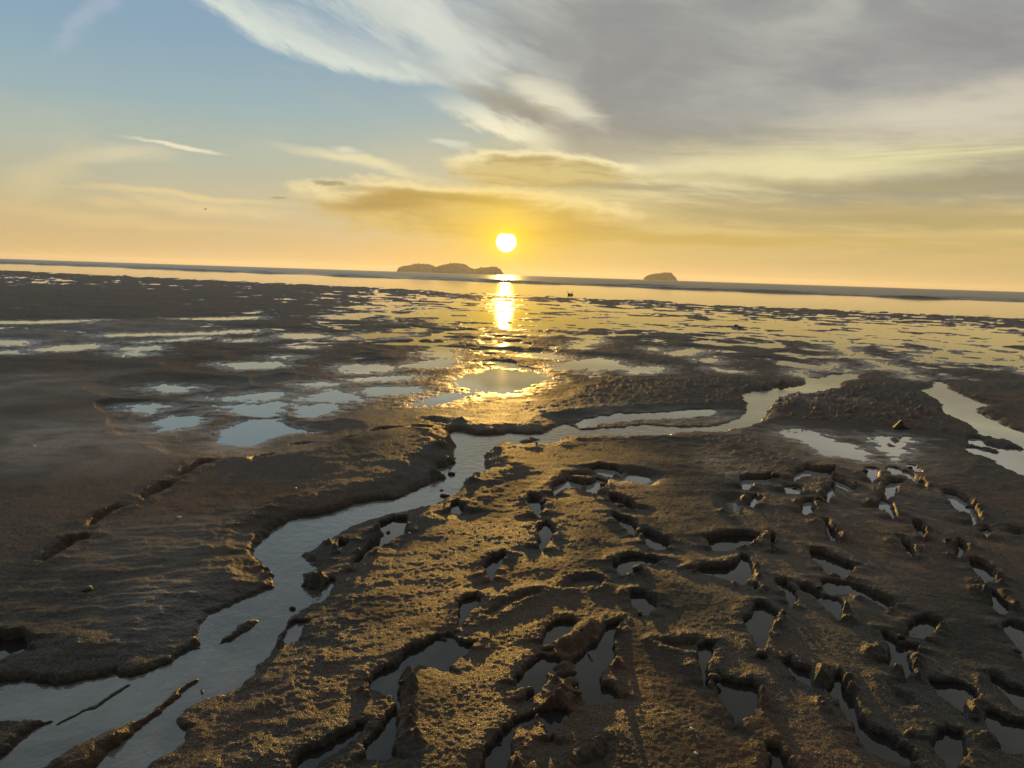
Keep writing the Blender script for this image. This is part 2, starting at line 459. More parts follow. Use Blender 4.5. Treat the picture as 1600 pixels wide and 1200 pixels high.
# ------------------------------------------------------------------ mud features read off the photograph (photo pixels)
STREAM = [
 # main channel
 [(-60,1260),(0,1197),(25,1172),(50,1152),(85,1130),(125,1110),(160,1092),(212,1064),(250,1047),(275,1039),(300,1022),(321,1009),(318,990),(322,978),(335,965),(355,955),(380,942),(400,935),(415,927),(432,910),(430,897),(420,885),(405,870),(401,857),(405,852),(415,842),(427,832),(450,820),(475,810),(500,806),(520,800),(540,797),(562,789),(590,784),(617,782),(632,777),(650,770),(670,760),(690,751),(697,747),(687,742),(687,735),(705,727),(715,717),(710,705),(712,697),(707,685),(705,677),(722,676),(745,681),(772,684),(772,695),(755,712),(750,727),(757,735),(745,740),(727,747),(720,760),(715,767),(700,777),(680,782),(675,789),(657,792),(640,796),(620,800),(605,802),(582,809),(560,817),(540,825),(527,832),(512,840),(497,847),(472,860),(464,870),(477,880),(480,889),(465,897),(472,910),(467,917),(482,922),(490,927),(485,935),(462,955),(445,970),(437,985),(424,996),(425,1007),(415,1017),(410,1027),(400,1034),(385,1055),(370,1072),(345,1082),(325,1087),(312,1057),(300,1060),(275,1077),(262,1092),(240,1110),(217,1122),(180,1135),(140,1152),(107,1169),(82,1185),(62,1200),(20,1260)],
 # pool on the far left
 [(-80,1075),(0,1073),(25,1071),(50,1071),(100,1074),(140,1065),(175,1061),(205,1066),(150,1094),(115,1110),(85,1121),(75,1122),(25,1127),(0,1127),(-80,1130)],
 # pool behind the ridge
 [(310,1075),(305,1090),(280,1110),(258,1132),(282,1145),(280,1162),(240,1182),(215,1200),(190,1260),(90,1260),(140,1200),(165,1170),(195,1150),(225,1128),(245,1115),(268,1097),(282,1080),(300,1066)],
 # upper reach
 [(700,678),(722,676),(732,678),(745,681),(762,682),(785,681),(807,677),(830,681),(850,679),(867,670),(877,665),(892,667),(900,674),(940,671),(975,669),(1007,665),(1037,668),(1075,669),(1112,669),(1132,665),(1157,655),(1172,645),(1172,630),(1165,622),(1167,616),(1200,611),(1222,606),(1250,606),(1265,602),(1267,592),(1287,592),(1305,587),(1332,585),(1334,592),(1305,596),(1302,605),(1292,607),(1267,611),(1262,615),(1232,615),(1212,620),(1207,625),(1210,631),(1200,632),(1190,650),(1187,657),(1160,668),(1135,670),(1127,674),(1087,674),(1050,675),(1040,680),(1000,681),(975,680),(940,680),(900,682),(870,685),(862,692),(820,695),(800,691),(785,692),(772,695),(740,700)],
 [(900,664),(925,655),(975,647),(1000,648),(1050,645),(1087,641),(1115,642),(1100,650),(1060,652),(1000,655),(950,660),(915,667)],
 # right hand channel
 [(1446,611),(1457,607),(1465,597),(1477,602),(1480,606),(1482,610),(1500,619),(1537,634),(1510,637),(1535,652),(1550,662),(1590,675),(1650,695),(1690,740),(1640,712),(1600,700),(1585,690),(1557,687),(1530,680),(1535,675),(1512,660),(1480,645),(1485,637),(1467,622)],
 [(1509,702),(1522,701),(1545,708),(1562,712),(1562,703),(1575,701),(1600,705),(1700,735),(1720,800),(1650,762),(1600,743),(1587,737),(1567,730),(1550,717),(1525,711)],
 [(1514,688),(1522,686),(1531,694),(1545,700),(1535,700),(1520,694)],
]
SHALLOW = [
 [(202,635),(240,632),(267,635),(250,639),(225,645),(210,643)],
 [(270,652),(300,650),(322,653),(310,660),(297,668),(260,672),(245,675),(262,668),(235,662)],
 [(240,607),(255,602),(285,604),(310,605),(290,611),(260,613)],
 [(340,690),(350,672),(375,660),(410,655),(432,655),(445,665),(470,672),(485,675),(450,678),(430,683),(415,685),(395,696),(360,697)],
 [(340,635),(370,633),(400,631),(440,629),(455,631),(440,640),(432,650),(400,651),(375,647),(355,638)],
 [(325,622),(360,621),(400,614),(430,613),(447,616),(435,622),(410,626),(370,626)],
 [(470,623),(490,617),(520,608),(540,612),(560,618),(570,624),(550,627),(500,627),(475,626)],
 [(463,645),(472,635),(490,631),(515,630),(527,634),(520,640),(505,648),(480,652)],
 [(567,608),(590,605),(620,604),(645,605),(662,611),(640,615),(600,617),(580,617)],
 [(472,600),(500,597),(530,599),(510,603),(490,605)],
 [(530,573),(550,570),(590,570),(617,573),(600,579),(570,584),(545,583),(535,578)],
 [(555,592),(590,590),(620,588),(650,587),(640,592),(600,595),(560,595)],
 [(632,572),(655,567),(700,560),(715,565),(700,573),(660,575)],
 [(668,557),(685,547),(705,550),(708,556),(690,559)],
 [(707,597),(725,588),(750,582),(775,577),(800,580),(840,582),(860,594),(835,598),(825,606),(805,614),(780,616),(745,612),(730,607),(715,602)],
 [(650,633),(675,620),(700,615),(730,614),(742,617),(720,622),(695,630),(670,632)],
 [(345,569),(400,566),(430,566),(445,572),(420,575),(370,577)],
 [(858,575),(885,567),(910,562),(935,560),(960,564),(975,570),(990,577),(960,577),(930,578),(918,584),(913,583),(925,575),(900,577),(870,578)],
 [(985,575),(1005,574),(1030,572),(1040,575),(1035,580),(1010,584),(990,584)],
 [(1047,553),(1055,550),(1075,546),(1100,547),(1090,551),(1080,555),(1060,556)],
 [(1012,545),(1020,543),(1033,546),(1025,548)],
 [(1093,562),(1110,560),(1122,563),(1110,567)],
 [(1113,577),(1120,575),(1130,578),(1155,580),(1155,582),(1130,581)],
 [(897,543),(905,535),(915,532),(940,532),(930,536),(910,541)],
 [(830,556),(850,553),(872,556),(870,560),(845,558)],
 [(1225,513),(1250,516),(1267,518),(1285,520),(1305,525),(1320,532),(1335,539),(1325,541),(1320,545),(1335,551),(1338,556),(1325,557),(1320,550),(1302,544),(1300,540),(1308,535),(1290,530),(1270,524),(1262,519)],
 [(1435,558),(1450,555),(1458,548),(1480,547),(1482,553),(1465,556),(1450,560),(1465,565),(1455,567),(1440,563)],
 [(1450,532),(1475,535),(1510,540),(1550,549),(1580,556),(1600,565),(1640,575),(1640,580),(1595,567),(1575,560),(1545,552),(1500,544),(1460,537)],
 [(1357,562),(1375,565),(1385,570),(1405,573),(1415,575),(1410,582),(1395,578),(1355,577),(1385,574),(1365,568)],
 [(1242,583),(1252,578),(1255,585),(1260,590),(1247,588)],
 [(1272,578),(1290,571),(1305,567),(1295,575),(1280,579)],
 [(1312,578),(1325,577),(1330,579),(1318,581)],
 [(1420,588),(1425,585),(1433,587),(1430,592),(1422,591)],
 [(1590,572),(1610,576),(1640,590),(1600,583)],
 [(-60,533),(20,532),(45,534),(30,539),(-60,541)],
 [(60,545),(100,540),(140,538),(160,541),(130,546),(90,549),(50,547)],
 [(185,545),(220,542),(248,541),(240,546),(210,549)],
 [(188,552),(200,551),(235,554),(200,557)],
 [(160,524),(200,522),(260,521),(320,520),(390,515),(400,518),(330,523),(250,524),(170,526)],
 [(-60,503),(50,502),(140,500),(155,500),(100,504),(-60,507)],
 [(215,535),(270,531),(310,527),(330,528),(290,532)],
 [(280,498),(330,497),(400,495),(400,498),(330,500)],
 [(-60,550),(20,549),(30,552),(-60,554)],
 [(436,526),(450,522),(490,521),(505,525),(480,529),(445,529)],
 [(520,528),(550,526),(555,530),(530,531)],
 [(555,525),(580,521),(620,521),(640,523),(600,527)],
 [(450,543),(470,540),(490,541),(475,544)],
 [(360,531),(395,530),(395,533),(365,534)],
 [(425,558),(445,556),(460,557),(445,561)],
 [(1222,677),(1245,673),(1265,674),(1285,681),(1300,690),(1335,695),(1352,705),(1360,712),(1352,722),(1335,718),(1315,714),(1290,712),(1275,702),(1255,690),(1235,684)],
 [(1365,683),(1385,685),(1405,682),(1420,685),(1415,692),(1410,700),(1420,707),(1405,712),(1402,723),(1397,722),(1390,708),(1378,702),(1370,692)],
 [(967,750),(980,741),(1000,743),(1020,747),(1025,752),(1012,760),(995,757),(975,753)],
 [(1135,785),(1150,780),(1160,790),(1155,805),(1140,800)],
]
PRINTS = [  # trodden holes with water in them (outline of the rim)
 [(1357,725),(1372,727),(1371,740),(1365,749),(1358,743)],
 [(1385,726),(1400,724),(1420,733),(1437,743),(1445,755),(1430,748),(1412,738),(1395,736)],
 [(1383,755),(1395,748),(1415,748),(1402,758),(1398,770),(1388,774),(1383,768)],
 [(1370,780),(1378,773),(1390,780),(1397,792),(1402,803),(1395,806),(1387,795),(1373,790)],
 [(1418,720),(1430,721),(1442,730),(1428,730)],
 [(1475,765),(1490,768),(1507,777),(1519,790),(1525,800),(1527,812),(1520,815),(1515,802),(1500,795),(1488,787)],
 [(1525,825),(1535,818),(1547,826),(1538,834)],
 [(1490,845),(1497,838),(1512,855),(1497,868),(1490,862)],
 [(1510,868),(1530,872),(1552,883),(1557,898),(1535,903),(1520,890)],
 [(1532,905),(1542,910),(1557,918),(1572,933),(1584,948),(1560,952),(1545,940),(1540,925)],
 [(1560,968),(1575,961),(1600,966),(1640,983),(1640,1060),(1600,1020),(1590,1005),(1575,990),(1562,978)],
 [(1425,810),(1440,813),(1449,828),(1442,838),(1432,825)],
 [(1402,835),(1415,838),(1432,855),(1428,865),(1415,855)],
 [(1280,806),(1290,808),(1307,825),(1312,840),(1300,838),(1290,825)],
 [(1225,758),(1240,754),(1255,758),(1250,766),(1230,766)],
 [(1237,740),(1260,728),(1285,732),(1302,731),(1295,741),(1270,738),(1255,743),(1240,747)],
 [(1300,745),(1320,750),(1340,760),(1330,762),(1310,755)],
 [(1288,760),(1300,753),(1307,763),(1292,780),(1285,775)],
 [(1250,782),(1258,776),(1270,776),(1272,795),(1262,798),(1252,795)],
 [(1158,745),(1175,743),(1210,742),(1205,749),(1180,753),(1172,760),(1160,758)],
 [(1172,773),(1182,768),(1190,775),(1180,787),(1170,784)],
 [(1100,838),(1125,831),(1170,829),(1187,833),(1178,847),(1155,852),(1110,853),(1105,845)],
 [(1082,884),(1100,879),(1130,877),(1150,870),(1160,861),(1172,864),(1178,875),(1182,892),(1170,905),(1152,907),(1135,898),(1110,890),(1090,889)],
 [(1175,905),(1188,908),(1190,916),(1178,913)],
 [(1203,830),(1211,838),(1214,850),(1210,858),(1205,852)],
 [(1262,853),(1280,855),(1300,864),(1330,874),(1347,881),(1335,890),(1325,897),(1305,895),(1285,885),(1270,870)],
 [(1212,902),(1230,903),(1247,914),(1250,927),(1240,940),(1230,936),(1220,920)],
 [(1275,900),(1300,898),(1330,902),(1360,916),(1395,930),(1402,940),(1390,945),(1370,935),(1345,922),(1320,920),(1300,922),(1285,915)],
 [(1240,905),(1262,908),(1290,922),(1320,928),(1327,945),(1318,963),(1310,958),(1290,945),(1270,928),(1250,915)],
 [(1180,933),(1195,936),(1210,943),(1222,952),(1215,975),(1200,1005),(1192,1020),(1185,1010),(1172,985),(1165,975),(1160,960),(1172,950)],
 [(1085,1000),(1105,994),(1125,996),(1120,1005),(1113,1025),(1110,1040),(1110,1065),(1098,1060),(1090,1040),(1087,1020)],
 [(1117,1040),(1130,1048),(1155,1056),(1180,1055),(1190,1068),(1190,1100),(1175,1110),(1155,1130),(1145,1118),(1130,1095),(1118,1078),(1113,1060)],
 [(1220,1025),(1235,1018),(1250,1033),(1280,1040),(1300,1043),(1320,1043),(1325,1058),(1340,1085),(1348,1110),(1365,1130),(1390,1138),(1420,1156),(1440,1180),(1430,1190),(1390,1180),(1360,1165),(1345,1155),(1330,1135),(1320,1110),(1310,1085),(1290,1068),(1265,1065),(1240,1050)],
 [(1443,1053),(1470,1052),(1500,1058),(1525,1068),(1535,1080),(1530,1090),(1510,1092),(1515,1112),(1500,1105),(1480,1090),(1460,1072)],
 [(1527,1088),(1545,1098),(1580,1110),(1640,1123),(1640,1170),(1590,1168),(1560,1160),(1545,1140),(1530,1110)],
 [(1455,1133),(1475,1128),(1500,1133),(1510,1150),(1515,1175),(1510,1195),(1490,1195),(1465,1170),(1450,1150)],
 [(1195,1153),(1215,1153),(1225,1163),(1240,1185),(1250,1215),(1200,1240),(1195,1190)],
 [(1410,968),(1430,958),(1455,958),(1472,966),(1462,985),(1450,993),(1435,987),(1415,980)],
 [(1372,978),(1390,980),(1410,993),(1442,1000),(1442,1010),(1422,1010),(1427,1025),(1437,1035),(1432,1050),(1412,1055),(1405,1040),(1395,1030),(1380,1025),(1385,1010),(1385,1000)],
 [(1537,1043),(1555,1045),(1575,1058),(1640,1078),(1640,1105),(1600,1098),(1580,1085),(1560,1068),(1545,1055)],
 [(922,729),(940,726),(965,729),(973,734),(960,742),(945,739),(932,735)],
 [(915,752),(935,744),(952,748),(945,758),(937,768),(925,766),(915,760)],
 [(862,762),(868,752),(885,745),(900,748),(915,752),(912,760),(895,757),(880,760),(865,768)],
 [(825,780),(832,772),(848,773),(850,785),(845,800),(838,803),(832,790)],
 [(838,818),(848,808),(862,811),(867,825),(860,840),(848,853),(840,850),(842,835)],
 [(952,771),(965,771),(985,780),(997,790),(985,793),(970,786),(958,780)],
 [(957,799),(970,801),(985,808),(999,820),(992,832),(980,825),(968,815)],
 [(1000,830),(1015,826),(1035,835),(1050,845),(1040,852),(1025,853),(1010,845)],
 [(955,875),(965,865),(990,861),(1020,864),(1040,869),(1030,875),(1010,876),(1000,880),(990,890),(975,895),(965,888)],
 [(978,925),(985,917),(1010,918),(1028,928),(1034,942),(1020,952),(1005,953),(995,945),(985,935)],
 [(716,935),(725,925),(745,922),(753,929),(745,942),(735,955),(728,970),(718,978),(713,972),(716,955)],
 [(612,1032),(625,1010),(650,1000),(680,985),(700,981),(718,986),(732,994),(745,995),(740,1008),(722,1020),(705,1035),(695,1038),(680,1034),(660,1030),(640,1040)],
 [(567,1055),(580,1045),(605,1031),(622,1027),(642,1036),(632,1050),(630,1070),(632,1085),(625,1105),(627,1130),(628,1150),(620,1170),(600,1178),(575,1180),(560,1175),(570,1150),(582,1130),(600,1110),(615,1095),(610,1080),(590,1072),(575,1065)],
 [(455,1180),(475,1163),(500,1148),(530,1133),(560,1120),(577,1118),(570,1132),(550,1150),(525,1165),(505,1180),(490,1200),(480,1240),(440,1240)],
 [(752,880),(765,866),(785,858),(799,861),(790,872),(778,885),(772,900),(765,903),(757,895)],
 [(840,995),(850,973),(865,963),(890,960),(910,967),(905,976),(885,985),(865,997),(850,1003)],
 [(800,1060),(810,1040),(830,1023),(840,1010),(865,1015),(890,1025),(905,1013),(920,998),(940,983),(945,968),(960,961),(978,961),(967,975),(963,1000),(965,1015),(955,1035),(942,1048),(945,1060),(965,1065),(970,1080),(950,1088),(925,1092),(910,1085),(895,1072),(885,1055),(862,1045),(860,1055),(845,1075),(830,1088),(815,1085),(825,1068)],
 [(755,1160),(775,1138),(800,1113),(830,1103),(847,1098),(835,1118),(815,1130),(808,1150),(800,1180),(800,1240),(745,1240),(750,1190)],
 [(840,1100),(860,1093),(890,1093),(899,1103),(885,1118),(870,1135),(868,1150),(855,1150),(853,1125),(842,1112)],
 [(590,812),(612,802),(637,803),(640,812),(632,826),(612,836),(600,845),(588,850),(580,860),(565,872),(550,885),(548,880),(562,865),(575,850),(590,836)],
 [(527,838),(540,836),(551,842),(540,850),(530,857),(527,850)],
 [(486,924),(498,910),(512,893),(527,896),(518,912),(512,925),(500,932),(485,932)],
 [(700,795),(705,784),(715,779),(730,786),(735,795),(720,798)],
 [(430,995),(445,970),(462,960),(489,958),(480,975),(470,990),(455,998),(440,1000)],
 [(-60,992),(0,988),(35,988),(51,997),(40,1008),(20,1015),(0,1028),(-60,1030)],
]
DRY = [  # dints without water
 [(50,878),(75,862),(100,845),(135,837),(146,840),(120,852),(95,868),(70,880)],
 [(130,824),(145,810),(165,801),(185,794),(199,797),(180,805),(160,815),(145,826)],
 [(216,780),(230,769),(255,757),(282,756),(270,766),(245,775),(225,785)],
 [(270,748),(288,734),(310,724),(343,722),(320,730),(300,742),(285,748)],
 [(380,720),(400,709),(420,705),(439,706),(432,712),(410,718),(395,724)],
 [(440,697),(455,689),(480,686),(500,688),(485,693),(460,696)],
 [(525,686),(540,680),(572,681),(565,686),(540,690)],
 [(575,676),(595,670),(632,670),(620,675),(600,679)],
 [(635,675),(655,668),(680,669),(676,677),(655,679)],
 [(657,655),(680,652),(703,659),(697,665),(675,661)],
 [(1428,845),(1440,846),(1460,878),(1445,868),(1430,860)],
 [(1377,1055),(1390,1056),(1420,1076),(1439,1095),(1432,1103),(1415,1095),(1390,1075)],
 [(874,915),(890,899),(910,894),(935,895),(952,901),(940,912),(920,914),(895,915),(880,918)],
 [(752,955),(765,942),(790,928),(815,918),(847,916),(850,922),(830,930),(805,938),(785,950),(765,962)],
 [(1025,997),(1060,992),(1095,993),(1100,1012),(1070,1012),(1040,1005)],
 [(900,1172),(930,1160),(957,1147),(964,1165),(960,1200),(940,1240),(890,1240),(895,1190)],
 [(870,748),(885,738),(905,735),(938,739),(925,745),(895,745),(880,752)],
 [(1555,828),(1570,820),(1600,826),(1620,835),(1590,836)],
 [(1190,757),(1215,752),(1250,751),(1245,757),(1215,760)],
 [(1250,719),(1270,716),(1292,717),(1288,721),(1265,722)],
]
MOUNDS = [  # low backs of mud standing in the water: outline, height
 ([(345,1000),(358,985),(370,972),(395,962),(405,965),(385,980),(365,992)], 0.03),
 ([(815,688),(830,682),(845,685),(835,691),(822,693)], 0.02),
 ([(1385,692),(1392,691),(1398,696),(1390,697)], 0.02),
 ([(1391,683),(1400,682),(1405,688),(1398,691)], 0.02),
 ([(1262,1035),(1278,1040),(1292,1040),(1308,1045),(1304,1062),(1290,1067),(1270,1063)], 0.07),
 ([(625,1046),(640,1040),(655,1046),(660,1060),(650,1078),(636,1080),(628,1068)], 0.075),
 ([(862,1040),(880,1030),(900,1035),(898,1048),(880,1054)], 0.03),
 ([(200,1068),(160,1091),(120,1112),(90,1127),(95,1130),(128,1113),(168,1092),(208,1068)], 0.012),
 ([(312,1056),(300,1060),(275,1077),(262,1092),(240,1110),(217,1122),(180,1135),(140,1152),(107,1169),(82,1185),(62,1200),(95,1225),(140,1200),(165,1170),(195,1150),(225,1128),(245,1115),(268,1097),(282,1080),(300,1066)], 0.028),
 ([(895,975),(920,968),(940,970),(940,985),(920,1005),(895,1022),(868,1012),(862,1003),(880,992)], 0.06),
]
LOW = [  # wet backs of mud hardly clear of the water
 [(885,655),(1000,644),(1110,640),(1165,640),(1172,652),(1120,672),(1000,676),(900,677)],
]
KNOBS = [(427,900,9,.03),(420,885,8,.035),(412,875,7,.03),(309,985,9,.03),(316,997,7,.03),(312,1062,7,.03),(180,1140,9,.03),(55,1130,10,.03),
 (1173,752,4,.03),(1158,795,5,.035),(1176,772,4,.03),(1213,845,6,.035),(1205,830,5,.03),(1399,755,5,.035),(1372,738,4,.03),(1440,752,6,.03),(1452,760,5,.03),
 (1518,783,6,.04),(1527,790,6,.035),(1533,802,6,.04),(1485,758,5,.03),(1452,823,6,.035),(1447,835,5,.03),(1557,893,6,.035),(1565,905,6,.04),(1573,918,6,.035),(1584,940,7,.04),
 (1310,894,4,.02),(1392,946,3,.02),(1183,880,6,.04),(1188,895,6,.035),(1222,958,7,.035),(1218,972,7,.04),(1210,988,7,.035),(1200,1008,7,.035),
 (1470,972,7,.04),(1373,1005,12,.05),(1360,1010,10,.03),(1440,1018,6,.035),(1425,1025,5,.03),(1438,1035,8,.045),(1436,1048,8,.045),(1405,1037,10,.05),
 (1328,1055,8,.04),(1333,1068,8,.045),(1292,1090,12,.04),(1530,1050,8,.03),(1523,1095,7,.045),(1523,1105,7,.04),(1538,1140,14,.04),(1190,1085,8,.04),(1193,1075,7,.04),
 (967,980,8,.04),(965,1030,7,.035),(868,1060,12,.05),(872,1078,12,.05),(860,1090,10,.05),(903,1075,9,.04),(810,1185,8,.04),(640,1105,9,.05),(641,1120,8,.05),(648,1140,10,.04),
 (567,1067,7,.03),(573,1075,6,.03),(510,840,8,.03),(523,846,7,.03),(565,852,8,.03),(495,895,12,.045),(486,900,12,.045),(610,817,12,.05),(595,822,12,.05),(700,790,7,.02),(727,792,6,.015),
 (706,735,6,.03),(695,769,7,.025),(625,782,9,.03),(585,857,6,.03),(635,815,6,.03),(1005,833,6,.035),(985,786,7,.02),(930,768,5,.03),(945,762,6,.035),(965,738,7,.035),(843,775,5,.02),(1003,885,12,.045),(985,892,8,.025),
 (1255,742,6,.03),(1280,728,7,.03),(1297,738,8,.035),(1305,728,7,.03),(1285,768,7,.04),(1283,755,7,.035),(1245,783,7,.035),(1275,785,8,.04),(1302,762,4,.03),(1165,775,9,.035),(1130,795,6,.03),(1145,805,6,.03),
 (1372,765,7,.04),(1378,755,6,.04),(1366,783,7,.04),(1398,785,8,.04),(1402,795,8,.045),(1272,812,8,.03),(1300,818,8,.04),(1318,832,7,.035),(1420,835,10,.035),(1395,840,10,.035),(1440,850,10,.04),(1486,848,8,.05),(1484,862,6,.03),(1510,848,8,.03),
 (1520,905,9,.04),(1530,920,12,.05),(1540,925,9,.04),(1220,920,8,.02),(1150,903,9,.03),(1190,912,9,.04),(1280,920,9,.04),(1295,927,9,.04),(1330,960,8,.035),(1325,945,6,.04),(1345,925,9,.03),
 (435,995,7,.03),(455,945,6,.02),(1200,835,6,.03),(1113,840,6,.02),(1165,848,7,.03),(1175,843,10,.045),(1435,640,14,.06),(1420,622,12,.05),(1540,640,10,.06),(1560,645,10,.05),(1465,637,8,.05),
 (1350,605,10,.05),(1370,615,12,.05),(1390,600,12,.05),(1330,625,12,.03),(720,655,14,.05),(700,690,10,.05),(690,700,12,.06),(705,715,8,.05),(680,735,10,.05),(760,705,10,.03),(775,700,10,.03),(738,745,9,.03),(745,735,8,.03)]

# ------------------------------------------------------------------ the tidal flat: one sheet, finest towards the camera
def feature_table():
    out = []
    def world(poly, z):
        return np.array([ground(x, min(max(y, 470), 1290), z) for x, y in poly])
    for p in STREAM: out.append(('S', world(p, 0.0)))
    for p in SHALLOW:
        w_ = world(p, 0.0)
        out.append(('Q' if w_[:, 1].max() < 6.3 else 'P', w_))
    for p in PRINTS: out.append(('F', world(p, 0.035)))
    for p in DRY: out.append(('D', world(p, 0.035)))
    return out
FEAT = feature_table()

def poly_sdf(x, y, P, way=False):
    d2 = np.full(x.shape, 1e9)
    ins = np.zeros(x.shape, bool)
    vx = np.zeros(x.shape); vy = np.zeros(x.shape)
    n_ = len(P)
    for i in range(n_):
        ax, ay = P[i]; bx, by = P[(i + 1) % n_]
        ex, ey = bx - ax, by - ay
        wx_, wy_ = x - ax, y - ay
        t = np.clip((wx_ * ex + wy_ * ey) / (ex * ex + ey * ey + 1e-12), 0, 1)
        ddx, ddy = wx_ - t * ex, wy_ - t * ey
        q2 = ddx * ddx + ddy * ddy
        nb = q2 < d2
        d2 = np.where(nb, q2, d2); vx = np.where(nb, ddx, vx); vy = np.where(nb, ddy, vy)
        cond = ((ay > y) != (by > y))
        xc = ax + (y - ay) * ex / (ey if abs(ey) > 1e-12 else 1e-12)
        ins ^= cond & (x < xc)
    d = np.sqrt(d2)
    if way:
        sg = np.where(ins, -1.0, 1.0) / np.maximum(d, 1e-6)
        return np.where(ins, -d, d), vx * sg, vy * sg
    return np.where(ins, -d, d)

BANK_A, BANK_B = ground(100, 1125), ground(700, 735)
RIDGE_A, RIDGE_B = ground(420, 715), ground(700, 685)
def flat_height(x, y):
    r = np.hypot(x, y)
    shore = y + 0.55 * x                       # distance towards the sea
    far = sst(8.0, 20.0, r)
    big = fbm(x * 0.33 + 3.1, y * 0.33 + 1.7, 3)
    h0 = 0.023 + 0.015 * sst(3.0, 6.0, r) - 0.022 * far + (0.009 + 0.012 * far) * big
    # mid-field hollows and hummocks
    mid = fbm(x * 0.85, y * 0.85, 6, 0.62)
    h0 += mid * (0.006 + 0.060 * sst(8.0, 15.0, r))
    # creeks that wander over the middle flat
    ck = np.abs(fbm(x * 0.16 + 2.2, y * 0.16 + 8.1, 4, 0.55))
    ck2 = np.abs(fbm(x * 0.42 + 7.2, y * 0.42 + 3.1, 3, 0.55))
    zone = sst(9.0, 13.0, r) * (1 - 0.65 * sst(20, 30, r)) * (1 - 0.8 * sst(2, 10, np.degrees(np.arctan2(x, np.maximum(y, 1e-3)))) * (1 - sst(17, 23, r)))
    h0 -= zone * (0.045 * np.exp(-(ck / 0.035) ** 2) * (0.35 + 0.65 * sst(-26, -8, np.degrees(np.arctan2(x, np.maximum(y, 1e-3))))) + 0.026 * np.exp(-(ck2 / 0.04) ** 2) * (0.4 + 0.6 * sst(-22, -6, np.degrees(np.arctan2(x, np.maximum(y, 1e-3))))))
    # the left bank stands higher
    side = (x - BANK_A[0]) * (BANK_B[1] - BANK_A[1]) - (y - BANK_A[1]) * (BANK_B[0] - BANK_A[0])
    side = side / math.hypot(BANK_B[0] - BANK_A[0], BANK_B[1] - BANK_A[1])
    h0 += 0.020 * sst(0.05, -0.35, side) * (1 - sst(6.0, 8.0, r))
    ux, uy = RIDGE_B[0] - RIDGE_A[0], RIDGE_B[1] - RIDGE_A[1]
    ul = math.hypot(ux, uy)
    al_ = ((x - RIDGE_A[0]) * ux + (y - RIDGE_A[1]) * uy) / (ul * ul)
    pp = ((x - RIDGE_A[0]) * uy - (y - RIDGE_A[1]) * ux) / ul
    h0 += 0.050 * sst(-0.35, 0.25, al_) * sst(1.12, 0.95, al_) * np.where(pp < 0, np.exp(-(pp / 0.35) ** 2), np.clip(1 - pp / 1.5, 0, 1))
    # lower to the sun side and right, higher flat on the left
    azi = np.degrees(np.arctan2(x, np.maximum(y, 1e-3)))
    wet = sst(17, 27, r) * (0.18 + 0.82 * sst(-20, -3, azi)) * (1 + 0.9 * fbm(x * 0.13 + 5, y * 0.13, 3))
    h0 += 0.013 * sst(11, 20, r) * fbm(x * 1.3, y * 2.4, 5, 0.66)
    h0 += 0.027 * sst(11, 19, r) * fbm((x - 0.5 * y) * 0.10 + 3, shore * 0.42, 4, 0.6)
    h0 -= 0.019 * wet
    h0 += 0.019 * sst(-7, -24, azi) * sst(7, 10, r) * (1 - sst(45, 60, r))
    # bar before the water's edge, then the sea bed
    h0 += 0.020 * np.exp(-((shore - 51) / 8.0) ** 2)
    h0 -= sst(56, 75, shore) * 0.10
    h0 -= sst(75, 400, shore) * 0.5
    # the beach behind the camera
    h0 += sst(-3, -80, y) * 0.9
    # clumpy, trampled stretch on the right
    rough = np.exp(-(((azi - 24) / 9.0) ** 2)) * np.exp(-(((r - 10.0) / 3.2) ** 2))
    rough += 0.55 * np.exp(-(((azi - 5) / 10.0) ** 2)) * np.exp(-(((r - 12.0) / 3.0) ** 2))
    cl = fbm(x * 4.2, y * 4.2, 5, 0.62)
    h0 += rough * (np.abs(cl) * 0.17 - 0.016)
    # ripples and drag marks on the left bank
    lb = np.exp(-(((azi + 24) / 13.0) ** 2)) * np.exp(-(((r - 3.4) / 1.0) ** 2))
    rp = fbm(x * 3.0 + y * 1.0, y * 9.0 - x * 2.0, 3, 0.55)
    h0 += lb * rp * 0.018
    near = 1.0 - sst(10.0, 26.0, r)
    f1 = fbm(x * 7.0, y * 7.0, 4, 0.62)
    rag = fbm(x * 4.5, y * 11.0, 4, 0.62)
    f2 = perlin(x * 46.0, y * 46.0) + 0.6 * perlin(x * 97.0 + 5, y * 97.0)
    # warp for ragged outlines
    s = np.clip(r / 4.5, 0.6, 5.0)
    wx = x + s * (0.024 * perlin(x * 6.5 / s + 9, y * 6.5 / s) + 0.014 * perlin(x * 19 / s, y * 19 / s + 4) + 0.006 * perlin(x * 50, y * 50))
    wy = y + s * (0.024 * perlin(x * 6.5 / s - 5, y * 6.5 / s + 8) + 0.014 * perlin(x * 19 / s + 31, y * 19 / s) + 0.006 * perlin(x * 50 + 3, y * 50))
    rim = np.zeros_like(x); calm = np.ones_like(x)
    hits = []
    for kind, P in FEAT:
        lo, hi = P.min(0), P.max(0)
        mg = {'S': 0.6, 'Q': 0.3, 'P': min(max(1.3 * math.sqrt((hi[0] - lo[0]) * (hi[1] - lo[1])), 0.25), 0.8 + 0.06 * hi[1]) if hi[1] < 9 else 0.8 + 0.06 * hi[1], 'F': 0.30, 'D': 0.3}[kind]
        idx = np.nonzero((wx > lo[0] - mg) & (wx < hi[0] + mg) & (wy > lo[1] - mg) & (wy < hi[1] + mg))[0]
        if not len(idx): continue
        d, ox, oy = poly_sdf(wx[idx], wy[idx], P, True)
        nf = np.clip((-(ox * x[idx] + oy * y[idx]) / r[idx] - 0.1) / 0.7, 0, 1)   # the side that was trodden in from, nearest the beach
